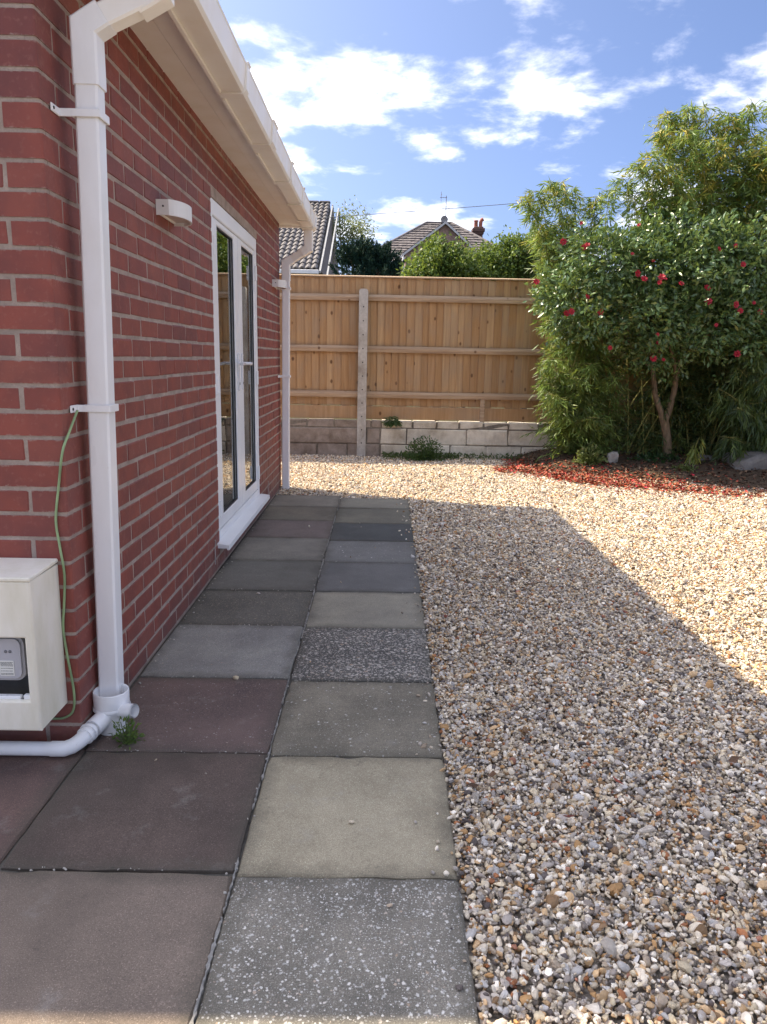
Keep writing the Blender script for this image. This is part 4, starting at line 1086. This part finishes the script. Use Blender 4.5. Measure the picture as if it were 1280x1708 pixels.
T1 = [(2.35, 9.15, 1.50, 8.75, 3.02), (2.3, 9.2, 1.66, 8.9, 3.10), (2.4, 9.15, 1.80, 8.8, 3.18), (2.4, 9.2, 1.95, 8.9, 3.20), (2.45, 9.2, 2.10, 9.0, 3.16), (2.45, 9.1, 2.36, 8.9, 3.05), (2.4, 9.2, 1.75, 9.1, 2.75), (2.5, 9.1, 2.55, 9.0, 3.15), (2.4, 9.2, 1.95, 9.1, 2.8), (2.3, 9.2, 1.80, 8.9, 2.4), (2.3, 9.2, 1.85, 8.8, 2.1)]
bamboo('bamboo', 'small arching pale green bamboo at the left edge of the camellia', (2.4, 9.1, .05), T1, 760, GREEN, [4, 5, 4, 3, 2, 1], hmin=.35, spread=.13, group='bamboo clumps')
T2 = fan(26, 4.2, 9.1, (2.75, 5.2), (8.3, 9.3), (3.2, 4.0))+[(3.3, 9.0, 2.62, 8.8, 3.22), (3.3, 9.0, 2.72, 8.7, 3.36), (3.4, 9, 2.8, 8.6, 3.45), (3.5, 9, 2.98, 8.7, 3.72), (3.5, 9, 3.05, 8.9, 3.92), (3.6, 9.0, 3.25, 8.8, 3.98), (3.7, 9, 3.45, 8.8, 4.0), (3.9, 9, 3.7, 8.8, 3.93), (4.0, 9, 3.95, 8.8, 4.02), (4.2, 9, 4.2, 8.8, 4.10), (3.4, 9, 2.9, 8.7, 3.1), (3.5, 9, 3.1, 8.6, 3.2)]+fan(12, 5.6, 9.0, (4.6, 6.6), (8.3, 9.2), (3.3, 4.1))
bamboo('bamboo', 'tall dense bamboo clump with yellowing leaves rising above the camellia', (4.2, 9.1, .1), T2, 900, GREEN, [5, 5, 4, 3, 3, 2], hmin=.38, spread=.17, group='bamboo clumps')
# low drooping skirts in the shade
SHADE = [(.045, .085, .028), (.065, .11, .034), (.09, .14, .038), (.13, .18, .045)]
T3 = [(2.35+random.uniform(-.2, .5), 9.1, random.uniform(1.85, 2.6), random.uniform(8.4, 9.0), random.uniform(.45, 1.9)) for _ in range(36)]
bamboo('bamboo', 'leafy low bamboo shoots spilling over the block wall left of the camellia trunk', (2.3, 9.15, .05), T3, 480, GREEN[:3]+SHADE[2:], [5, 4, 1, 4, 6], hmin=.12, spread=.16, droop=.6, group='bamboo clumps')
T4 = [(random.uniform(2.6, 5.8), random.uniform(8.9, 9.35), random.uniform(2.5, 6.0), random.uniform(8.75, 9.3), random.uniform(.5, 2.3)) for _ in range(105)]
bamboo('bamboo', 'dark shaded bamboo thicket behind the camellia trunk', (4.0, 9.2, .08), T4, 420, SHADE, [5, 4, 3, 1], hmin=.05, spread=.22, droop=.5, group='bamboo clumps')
T5 = [(random.uniform(3.9, 4.6), random.uniform(8.5, 8.9), random.uniform(3.55, 5.0), random.uniform(8.0, 8.6), random.uniform(.35, 1.5)) for _ in range(24)]
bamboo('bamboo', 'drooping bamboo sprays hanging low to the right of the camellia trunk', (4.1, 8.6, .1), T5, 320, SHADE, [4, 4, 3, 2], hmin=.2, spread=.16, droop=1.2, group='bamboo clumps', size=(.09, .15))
T6 = [(3.55, 8.45, 3.50, 8.33, .32), (3.55, 8.45, 3.55, 8.30, .42), (3.6, 8.45, 3.52, 8.32, .24)]
bamboo('bamboo', 'yellow-green sprig of bamboo leaves hanging just right of the trunk foot', (3.56, 8.45, .06), T6, 60, GREEN[2:4], [1, 1], hmin=.3, spread=.05, droop=1.4, group='bamboo clumps')

# ---- weeds and low plants
def rosette(name, label, cat, base, n, r, h, L, Wd, cols, w=None, mat=WEED_LEAF, droop=.2, group=None):
    t = thing(name, label, cat, base, group)
    d = sphere_dirs(n); d[:, 2] = np.abs(d[:, 2]); p = d*np.array([r, r*.7, h])*RNG.uniform(.25, 1, (n, 1))
    D = d+RNG.normal(0, .45, (n, 3))+np.array([0, 0, -droop])
    C = pick(cols, n, w, .25)
    st = MB()
    for i in range(0, min(n, 60)):
        q = Vector(base)+Vector(p[i]); st.tube([Vector(base)+Vector((p[i][0]*.2, p[i][1]*.2, -.01)), q], [.002, .0012], 4, False)
    st.build('stems', mat_plain('weed_stem_'+name, (.12, .17, .05), .7), t, kind='stuff')
    add_leaves('leaves', (p+np.array(base), D, RNG.uniform(L*.6, L*1.2, n), RNG.uniform(Wd*.7, Wd*1.2, n), C), mat, t, curl=.15)
    return t
FRESH = [(.08, .16, .03), (.11, .20, .035), (.06, .12, .03), (.15, .22, .05)]
rosette('weed', 'small fresh green weed growing at the foot of the gully', 'weed', (-.785, 2.205, .0), 130, .055, .085, .022, .008, FRESH)
rosette('weed', 'bushy dark green weed against the whitewashed block wall', 'weed', (.56, 9.12, -.01), 1500, .26, .30, .035, .018, [(.035, .085, .025), (.05, .11, .03), (.03, .07, .025)])
rosette('fern', 'little fern growing out of the block wall below the fence', 'fern', (.165, 9.40, .40), 300, .10, .10, .06, .016, [(.05, .10, .035), (.07, .13, .04)], droop=1.0)
rosette('seedling', 'pale green leafy seedling among the petals left of the white stone', 'seedling', (2.42, 8.55, .07), 520, .19, .20, .05, .028, [(.20, .25, .07), (.15, .21, .06), (.25, .28, .10)])
rosette('seedling', 'low light green seedlings at the petal edge in front of the trunk', 'seedling', (3.36, 8.15, .05), 260, .17, .07, .04, .02, [(.16, .20, .06), (.11, .16, .05)])
rosette('ivy', 'dark ground ivy round the foot of the camellia trunk', 'ivy', (3.2, 8.62, .05), 800, .36, .13, .045, .035, [(.022, .065, .025), (.03, .085, .03)])
# creeping weeds along the wall foot
n = 2600; gx_ = RNG.uniform(.05, 2.4, n); gy_ = 9.40-np.abs(RNG.normal(0, .14, n)); keep = RNG.uniform(size=n) < np.where((gx_ < 1.0), 1, .45)
gx_, gy_ = gx_[keep], gy_[keep]; n = len(gx_)
Pg = np.stack([gx_, gy_, RNG.uniform(-.01, .05, n)], 1); Dg = RNG.normal(0, .6, (n, 3))+np.array([0, 0, .6])
gw = link('ground_weeds', leaf_mesh('ground_weeds', Pg, Dg, RNG.uniform(.02, .045, n), RNG.uniform(.010, .02, n), pick([(.035, .08, .025), (.05, .10, .03), (.07, .11, .04)], n)), None, None, WEED_LEAF, kind='stuff')
gw['label'] = 'creeping green weeds along the foot of the block wall'

# ---- fallen petals and leaf litter
def litter(name, label, n, poly_fn, cols, w, size, lift=.012):
    P = []
    while len(P) < n:
        q = poly_fn()
        if q is not None: P.append(q)
    P = np.array(P); m = len(P)
    D = np.stack([RNG.normal(size=m), RNG.normal(size=m), RNG.normal(0, .28, m)], 1); D0 = D/np.linalg.norm(D, axis=1, keepdims=True)
    up = np.stack([RNG.normal(0, .3, m), RNG.normal(0, .3, m), np.ones(m)], 1); Sd = np.cross(up, D0); Sd /= np.linalg.norm(Sd, axis=1, keepdims=True)
    me = leaf_mesh(name, P, D, RNG.uniform(size*.6, size*1.25, m), RNG.uniform(size*.45, size*.9, m), pick(cols, m, w, .3), Sd=Sd, curl=-.12)
    o = link(name, me, None, None, mat_vcol(name+'_mat', .65), kind='stuff'); o['label'] = label
def petal_pt():
    x = random.uniform(1.30, 3.75); f = float(bed_front(x))-.30
    t = abs(random.gauss(0, .5)); y = f+t*1.0+random.gauss(0, .06)-(abs(random.gauss(0, .30)) if random.random() < .12 else 0)
    if x < 1.5: y = 8.35+random.gauss(0, .12)
    dens = min(1, (x-1.22)/.5)*min(1, max(0, (3.85-x)/1.5))
    if random.random() > dens or y > 9.3 or y > f+1.25: return None
    return (x, y, max(-.004, bed_z(x, y)+.008)+random.uniform(0, .022))
litter('fallen_petals', 'carpet of fallen red camellia petals under the tree', 5600, petal_pt, [(.40, .048, .028), (.40, .085, .035), (.28, .06, .032), (.36, .15, .065), (.52, .024, .055), (.16, .065, .04), (.36, .25, .15)], [5, 4, 5, 2, .9, 5, 2], .036)
def brown_pt():
    x = random.uniform(1.6, 6.4); f = float(bed_front(x)); y = f+random.uniform(-.25, 2.2)
    if y > 9.4: return None
    return (x, y, max(-.004, bed_z(x, y)+.008)+random.uniform(0, .02))
litter('leaf_litter', 'brown dead leaves and petals over the shaded planting bed', 4200, brown_pt, [(.12, .055, .03), (.17, .085, .045), (.08, .045, .03), (.20, .13, .08), (.19, .04, .025)], [4, 4, 4, 2, 1.5], .04)
def stray():
    r = random.random()
    if r < .55: x = random.uniform(.35, 4.2); y = random.uniform(6.4, 9.0)
    else: x = random.uniform(.3, 3); y = random.uniform(1.5, 6.5)
    if x > .5*y+.4: return None
    return (x, y, .008+random.uniform(0, .006))
litter('stray_leaves', 'single dead leaves scattered on the gravel', 190, stray, [(.12, .065, .035), (.17, .09, .045), (.07, .045, .03), (.26, .06, .035)], [4, 3, 3, 1.5], .036)

# ---- stones and stick in the bed
def rock(name, label, c, r, mat, seed):
    bm = bmesh.new(); bmesh.ops.create_icosphere(bm, subdivisions=3, radius=1.0); rr = random.Random(seed)
    off = Vector((rr.uniform(0, 50), rr.uniform(0, 50), rr.uniform(0, 50)))
    from mathutils import noise as mn
    for v in bm.verts:
        k = 1+.45*mn.noise(v.co*1.1+off)+.16*mn.noise(v.co*3+off)+.05*mn.noise(v.co*9+off)
        q = v.co*k
        q = Vector([max(-.86, min(.80, a+.05*mn.noise(v.co*4+off))) for a in q])
        v.co = Vector((q.x*r[0], q.y*r[1], q.z*r[2]))
    me = bpy.data.meshes.new(name); bm.to_mesh(me); bm.free(); me.polygons.foreach_set('use_smooth', [False]*len(me.polygons))
    o = link(name, me, None, c, mat); tag(o, label, 'stone')
RK = mat_concrete('rock_pale', (.27, .255, .225), (.47, .44, .39), 9); RD = mat_concrete('rock_dark', (.15, .14, .13), (.27, .255, .235), 7)
rock('stone', 'pale chalky stone standing in the petals left of the trunk', (2.68, 8.55, .135), (.075, .06, .09), RK, 9)
rock('stone', 'large grey rock half buried in shade at the right edge of the bed', (4.35, 8.35, .11), (.52, .30, .20), RD, 2)
rock('stone', 'smaller grey rock beside the large one in the shaded bed', (3.72, 8.65, .08), (.16, .12, .12), RD, 3)
rock('stone', 'dark flat stone behind the pale stone in the bed', (2.98, 9.15, .10), (.17, .1, .07), RD, 4)
st = MB(); st.tube(smooth_path([(3.49, 8.35, -.01), (3.488, 8.352, .09), (3.492, 8.35, .19)]), .008, 7); tag(st.build('stick', mat_bark('stick_bark', (.22, .17, .12), (.38, .31, .23)), loc=(3.49, 8.35, 0)), 'short upright stick in front of the camellia trunk', 'stick')

# ================================================================= BEYOND THE FENCE
TRUNK = mat_bark('tree_bark', (.10, .08, .06), (.20, .16, .12), 8)
def tree(name, label, base, lumps, cols, w, L, Wd, mat, per=18, clump=.12, trunk_r=.09, top=None, group=None, outn=.18, droop=-.15, spiky=False):
    t = thing(name, label, 'tree', base, group)
    top = top or (lumps[0][0][2])
    tr = MB(); tr.tube(smooth_path([base, (base[0]+.05, base[1], base[2]+(top-base[2])*.5), (base[0]-.03, base[1]+.05, top)], 5), [trunk_r*(1-.07*i) for i in range(11)], 9); tr.build('trunk', TRUNK, t)
    lb = MB()
    for c, r, n in lumps:
        a = Vector(base)+Vector((0, 0, max(.3, (c[2]-base[2])*.55)))
        lb.tube(smooth_path([a, a.lerp(Vector(c), .5)+Vector((0, 0, .1)), c], 4), [trunk_r*.45*(1-.085*i) for i in range(9)], 6, False)
    lb.build('limbs', TRUNK, t)
    P, D = [], []
    for c, r, n in lumps:
        k = max(5, n//per); dv = sphere_dirs(k); rad = RNG.uniform(.35, 1.0, (k, 1))*(1+outn*RNG.normal(size=(k, 1)))
        tip = np.array(c)+dv*rad*np.array(r); rep = RNG.integers(0, k, n)
        if spiky:
            s_ = RNG.uniform(0, 1, (n, 1)); ax = dv[rep]*np.array([.8, .8, .3])+np.array([0, 0, .75])
            p = tip[rep]+ax*s_*clump*2.2+RNG.normal(0, clump*.32, (n, 3))*(1.1-s_); d = ax+RNG.normal(0, .5, (n, 3))
        else:
            p = tip[rep]+RNG.normal(0, clump, (n, 3)); d = dv[rep]*.6+RNG.normal(0, .7, (n, 3))+np.array([0, 0, droop])
        P.append(p); D.append(d)
    P = np.concatenate(P); D = np.concatenate(D); n = len(P)
    add_leaves('crown', (P, D, RNG.uniform(L*.7, L*1.2, n), RNG.uniform(Wd*.7, Wd*1.2, n), pick(cols, n, w, .25)), mat, t, curl=.12)
LEAFY = [(.085, .16, .03), (.11, .19, .04), (.065, .12, .03), (.15, .21, .045)]
tree('deciduous_tree', 'bright green young tree in front of the far hipped-roof house gable', (1.0, 13.8, -.05), [((.92, 13.8, 2.80), (.24, .5, .52), 3600), ((.60, 13.8, 2.56), (.20, .5, .44), 2200), ((1.30, 13.8, 2.76), (.26, .5, .46), 2800), ((1.08, 13.7, 2.5), (.45, .5, .45), 2600)], LEAFY, [4, 4, 2, 3], .075, .042, TREE_LEAF, clump=.055, outn=.07, group='green trees behind the fence')
tree('deciduous_tree', 'mid green rounded tree right of the chimney, above the fence', (2.0, 14.3, -.05), [((1.78, 14.2, 2.72), (.40, .6, .44), 3400), ((2.30, 14.3, 3.0), (.34, .5, .42), 3000), ((2.05, 14.3, 2.5), (.5, .5, .5), 2600)], LEAFY, [4, 3, 4, 1], .075, .042, TREE_LEAF, clump=.06, outn=.09, group='green trees behind the fence')
tree('deciduous_tree', 'taller green tree directly left of the bamboo tips', (2.75, 14.6, -.05), [((2.68, 14.5, 2.85), (.40, .6, .50), 3400), ((2.95, 14.6, 3.15), (.40, .5, .40), 2600), ((3.3, 14.5, 2.8), (.6, .6, .7), 2600)], [(.10, .16, .04), (.13, .19, .055), (.075, .12, .035)], [3, 2, 3], .075, .04, TREE_LEAF, clump=.06, outn=.09, group='green trees behind the fence')
tree('bramble_bush', 'pale flowering scrub below the chimney of the far house', (1.75, 16.0, -.05), [((1.80, 16.0, 3.05), (.34, .5, .36), 2400)], [(.22, .21, .13), (.15, .17, .08), (.30, .28, .2)], [2, 3, 1], .06, .032, TREE_LEAF, trunk_r=.05, clump=.06, outn=.1)
con = [((-.62, 18.0, 3.05), (.50, .7, .62), 6000), ((-.05, 18.0, 3.0), (.50, .7, .60), 6000), ((-.72, 18, 3.40), (.30, .4, .30), 2600), ((-.42, 18, 3.46), (.32, .4, .30), 2800), ((-.02, 18, 3.38), (.34, .4, .28), 2800), ((.20, 18, 3.05), (.28, .5, .46), 2400), ((-.3, 17.9, 2.4), (.9, .8, .8), 3500)]
tree('conifer', 'dark blue-green conifer behind the fence left of the far house', (-.3, 18.1, -.05), con, [(.016, .050, .040), (.022, .062, .046), (.012, .036, .032), (.03, .075, .05)], [4, 4, 3, 1], .085, .022, CONIFER_LEAF, per=40, clump=.07, outn=.05, spiky=True, trunk_r=.13)
tree('birch_tree', 'wispy pale green tree far behind the dark conifer', (-1.1, 30.2, -.05), [((-1.2, 30, 6.0), (.70, .9, .75), 1500), ((-.75, 30, 5.5), (.5, .8, .8), 900), ((-1.6, 30, 5.6), (.6, .8, .9), 1000)], [(.26, .30, .15), (.32, .35, .19), (.20, .25, .12)], [1, 1, 1], .10, .05, TREE_LEAF, clump=.16, outn=.12, trunk_r=.06)

# ---- neighbour's bungalow with the pantile roof
nb = thing('neighbour_house', 'neighbouring house with a steep dark pantile roof seen past the extension', 'house', (-6, 27, -.05))
TILE = mat_plain('pantile', (.15, .14, .14), .75, .3, .3, 6)
EY, EZ, RY, RZ, VX = 24.0, 3.78, 30.0, 6.80, -1.97
rows_, gauge = 17, 1.0/17
cols_ = 44; cw = .19
tl = MB(); sl = Vector((0, RY-EY, RZ-EZ)); ln = sl.length; sd = sl/ln; nm = Vector((0, -sd.z, sd.y))
for i in range(rows_):
    for j in range(cols_):
        xr = VX-j*cw
        a0 = Vector((0, EY, EZ))+sd*(ln*i/rows_); a1 = Vector((0, EY, EZ))+sd*(ln*(i+1)/rows_+.03)
        jit = random.uniform(-.006, .006); ks = [(0, .0), (.25, .045), (.5, .06), (.72, .03), (1.0, 0.0)]
        vs = []
        for u, h in ks:
            xx = xr-cw*u
            lo = a0+nm*(h+.055+jit); hi = a1+nm*(h+.012+jit); bt = a0+nm*(h+.012+jit)
            vs += [(xx, lo.y, lo.z), (xx, hi.y, hi.z), (xx, bt.y, bt.z)]
        fs = []
        for k in range(4): fs += [(k*3, k*3+1, (k+1)*3+1, (k+1)*3), (k*3+2, k*3, (k+1)*3, (k+1)*3+2)]
        tl.tint = .001+random.random()*.0
        tl.add(vs, fs)
tl.build('roof_tiles', TILE, nb, kind='stuff')
b = MB(); b.prism([(EY, EZ-.02), (RY, RZ-.02), (RY*2-EY, EZ-.02)], VX-cw*cols_, VX-.01, 'X'); b.build('roof', mat_plain('roof_under', (.06, .06, .06), .9), nb)
b = MB(); b.box(VX-cw*cols_, VX-.25, EY+.35, 2*RY-EY-.35, -.1, EZ-.025); b.build('wall', mat_plain('render_wall', (.27, .23, .21), .9), nb)
b = MB(); b.prism([(EY+.35, EZ-.024), (RY, RZ-.2), (2*RY-EY-.35, EZ-.024)], VX-.009, VX+.11, 'X'); b.build('gable', mat_plain('gable_hanging', (.21, .19, .20), .85), nb)
for off in (.0, .22):
    b = MB(); d = .07
    for (ya, za, yb, zb) in ((EY-.05, EZ-.02, RY, RZ), (2*RY-EY+.05, EZ-.02, RY, RZ)):
        b.add([(VX+.06+off, ya, za-off*.6), (VX+.06+off, yb, zb-off*.6), (VX+.06+off, yb, zb-d-off*.6), (VX+.06+off, ya, za-d-off*.6), (VX+.11+off, ya, za-off*.6), (VX+.11+off, yb, zb-off*.6), (VX+.11+off, yb, zb-d-off*.6), (VX+.11+off, ya, za-d-off*.6)],
              [(0, 1, 2, 3), (7, 6, 5, 4), (0, 4, 5, 1), (3, 2, 6, 7), (0, 3, 7, 4), (1, 5, 6, 2)])
    b.build('bargeboard', mat_plain('grey_verge', (.33, .34, .35), .6), nb)
b = MB(); b.box(VX-cw*cols_, VX+.05, EY-.12, EY-.02, EZ-.12, EZ-.0, .01); b.build('gutter', PVC, nb)
b = MB()
for j in range(20): b.box(VX-(j+1)*.42+.01, VX-j*.42, RY-.13, RY+.13, RZ+.02, RZ+.10, .03)
b.build('ridge_tiles', TILE, nb, kind='stuff')

# ---- far house: hipped roof, gabled wing, chimney, aerial
fh = thing('far_house', 'distant house with hipped tiled roof, white-edged front gable and chimney', 'house', (3, 44, -.05))
FT = mat_plain('plain_tile', (.165, .15, .15), .85, .2, .25, 3)
def tiled_plane(a, b_, c, d, rows, cols, mat, parent, name='roof_slope'):
    """a,b eaves left/right ; d,c top left/right ; stepped courses with slight per-tile lift"""
    a, b_, c, d = map(Vector, (a, b_, c, d)); nrm = (b_-a).cross(d-a).normalized(); m_ = MB()
    if nrm.z < 0: nrm = -nrm
    for i in range(rows):
        u0, u1 = i/rows, (i+1)/rows; l0, r0 = a.lerp(d, u0), b_.lerp(c, u0); l1, r1 = a.lerp(d, u1), b_.lerp(c, u1)
        k = max(1, int(cols*((r0-l0).length)/((b_-a).length)))
        for j in range(k):
            s0, s1 = j/k, (j+.93)/k; hgt = .05+random.uniform(0, .025)
            p0, p1, p2, p3 = l0.lerp(r0, s0), l0.lerp(r0, s1), l1.lerp(r1, s1), l1.lerp(r1, s0)
            m_.add([p0+nrm*hgt, p1+nrm*hgt, p2+nrm*.01, p3+nrm*.01, p0, p1], [(0, 1, 2, 3), (4, 5, 1, 0)])
    o = m_.build(name, mat, parent, kind='stuff')
    bk_ = MB(); bk_.add([a, b_, c, d], [(0, 1, 2, 3)])
    bk_.build('roof_deck', mat_plain('deck', (.07, .06, .06), .9), parent)
EL, ER, EF, EB, EVZ, RDZ = -1.3, 7.7, 41.0, 49.0, 6.1, 8.70
rl, rr = (2.5, 45.0, RDZ), (3.9, 45.0, RDZ)
tiled_plane((EL, EF, EVZ), (ER, EF, EVZ), rr, rl, 16, 40, FT, fh)
tiled_plane((EL, EB, EVZ), (EL, EF, EVZ), rl, rl, 12, 24, FT, fh)
tiled_plane((ER, EF, EVZ), (ER, EB, EVZ), rr, rr, 12, 24, FT, fh)
b = MB(); b.box(EL+.3, ER-.3, EF+.3, EB-.3, -.1, EVZ); b.build('wall', mat_plain('far_brick', (.24, .15, .12), .9, .2, .2, 8), fh)
b = MB()
for (p, q) in (((EL, EF, EVZ), rl), ((ER, EF, EVZ), rr), (rl, rr)):
    b.tube([p, q], .09, 6, False)
b.build('ridge_tiles', FT, fh, kind='stuff')
# front wing
gx0, gx1, gxa, gyf, gze, gza = 1.05, 4.9, 3.10, 39.0, 6.25, 7.78
tiled_plane((gx0, gyf, gze), (gx0, 43.5, gze), (gxa, 43.5, gza), (gxa, gyf, gza), 10, 16, FT, fh)
tiled_plane((gx1, 43.5, gze), (gx1, gyf, gze), (gxa, gyf, gza), (gxa, 43.5, gza), 10, 16, FT, fh)
b = MB(); b.prism([(gx0+.12, -.1), (gx1-.12, -.1), (gx1-.12, gze), (gxa, gza-.1), (gx0+.12, gze)], gyf+.15, 43, 'Y'); b.build('gable_wing', mat_plain('pebbledash', (.30, .21, .18), .95, .2, .3, 10), fh)
b = MB()
for (xa, za, xb, zb) in ((gx0-.05, gze-.03, gxa, gza+.02), (gx1+.05, gze-.03, gxa, gza+.02)):
    b.add([(xa, gyf-.04, za-.0), (xb, gyf-.04, zb), (xb, gyf-.04, zb-.12), (xa, gyf-.04, za-.12), (xa, gyf+.02, za), (xb, gyf+.02, zb), (xb, gyf+.02, zb-.12), (xa, gyf+.02, za-.12)], [(0, 1, 2, 3), (7, 6, 5, 4), (0, 4, 5, 1), (3, 2, 6, 7), (0, 3, 7, 4), (1, 5, 6, 2)])
b.build('bargeboard', mat_plain('grey_white_paint', (.55, .55, .56), .6, .4, .08), fh)
b = MB(); b.tube([(gx0+.02, gyf+.05, gze-.15), (gx0+.02, gyf+.05, 0)], .055, 8); b.build('downpipe', PVC, fh)
b = MB(); b.box(gx0-.55, gx0+.05, gyf+.3, gyf+.42, gze-.18, gze-.06, .01); b.build('gutter', PVC, fh)
CH = mat_plain('chimney_brick', (.12, .075, .065), .9, .2, .3, 12)
b = MB()
ccx, ccy = 5.35, 44.4
b.box(ccx-.24, ccx+.24, ccy-.24, ccy+.24, 6.5, 8.02, .01); b.box(ccx-.29, ccx+.29, ccy-.29, ccy+.29, 8.02, 8.14, .01); b.box(ccx-.345, ccx+.345, ccy-.345, ccy+.345, 8.14, 8.34, .02); b.box(ccx-.27, ccx+.27, ccy-.27, ccy+.27, 8.34, 8.42, .03)
ch = b.build('chimney', CH, fh, loc=(ccx, ccy, 7.5))
TC = mat_plain('terracotta', (.33, .11, .07), .8)
b = MB(); b.lathe((ccx-.13, ccy, 8.40), [(.115, 0), (.10, .30), (.125, .33), (.125, .38), (.085, .38)], 14); b.build('chimney_pot', TC, ch)
b = MB(); b.tube(smooth_path([(ccx+.13, ccy, 8.40), (ccx+.13, ccy, 8.66), (ccx+.16, ccy, 8.78), (ccx+.26, ccy, 8.86)]), .10, 12); b.build('chimney_pot', TC, ch)
aer = thing('tv_aerial', 'thin television aerial with small dish on the ridge of the far house', 'aerial', (3.55, 44.9, 8.7))
AM = mat_plain('aerial_metal', (.22, .22, .23), .5)
b = MB(); b.tube([(3.55, 44.9, 8.62), (3.55, 44.9, 10.15)], .022, 6); b.build('mast', AM, aer)
b = MB(); b.tube([(3.20, 44.9, 10.05), (3.60, 44.9, 10.05)], .016, 6); b.tube([(3.28, 44.7, 10.18), (3.28, 45.1, 10.18)], .014, 5); b.tube([(3.26, 44.9, 9.82), (3.26, 44.9, 10.35)], .014, 5); b.tube([(3.36, 44.9, 9.45), (3.74, 44.9, 9.45)], .014, 5); b.build('yagi_rods', AM, aer)
b = MB(); b.lathe((3.47, 44.78, 8.86), [(.0001, .05), (.12, .03), (.20, -.02), (.205, -.03), (.12, .02), (.0001, .04)], 18, 'Y'); b.build('dish', mat_plain('dish_grey', (.24, .24, .25), .6), aer)

# ---- overhead wire
ow = MB(); wp_ = []
A0, A1 = Vector((-9, 22, 4.40)), Vector((16, 22, 6.78))
for i in range(41):
    u = i/40; q = A0.lerp(A1, u); q.z -= 1.45*4*u*(1-u)*.12; wp_.append(q)
ow.tube(wp_, .0085, 5)
tag(ow.build('overhead_cable', mat_plain('weathered_cable', (.14, .15, .16), .6), loc=(3.5, 22, 5.5)), 'thin overhead telephone cable crossing the sky above the fence', 'cable')
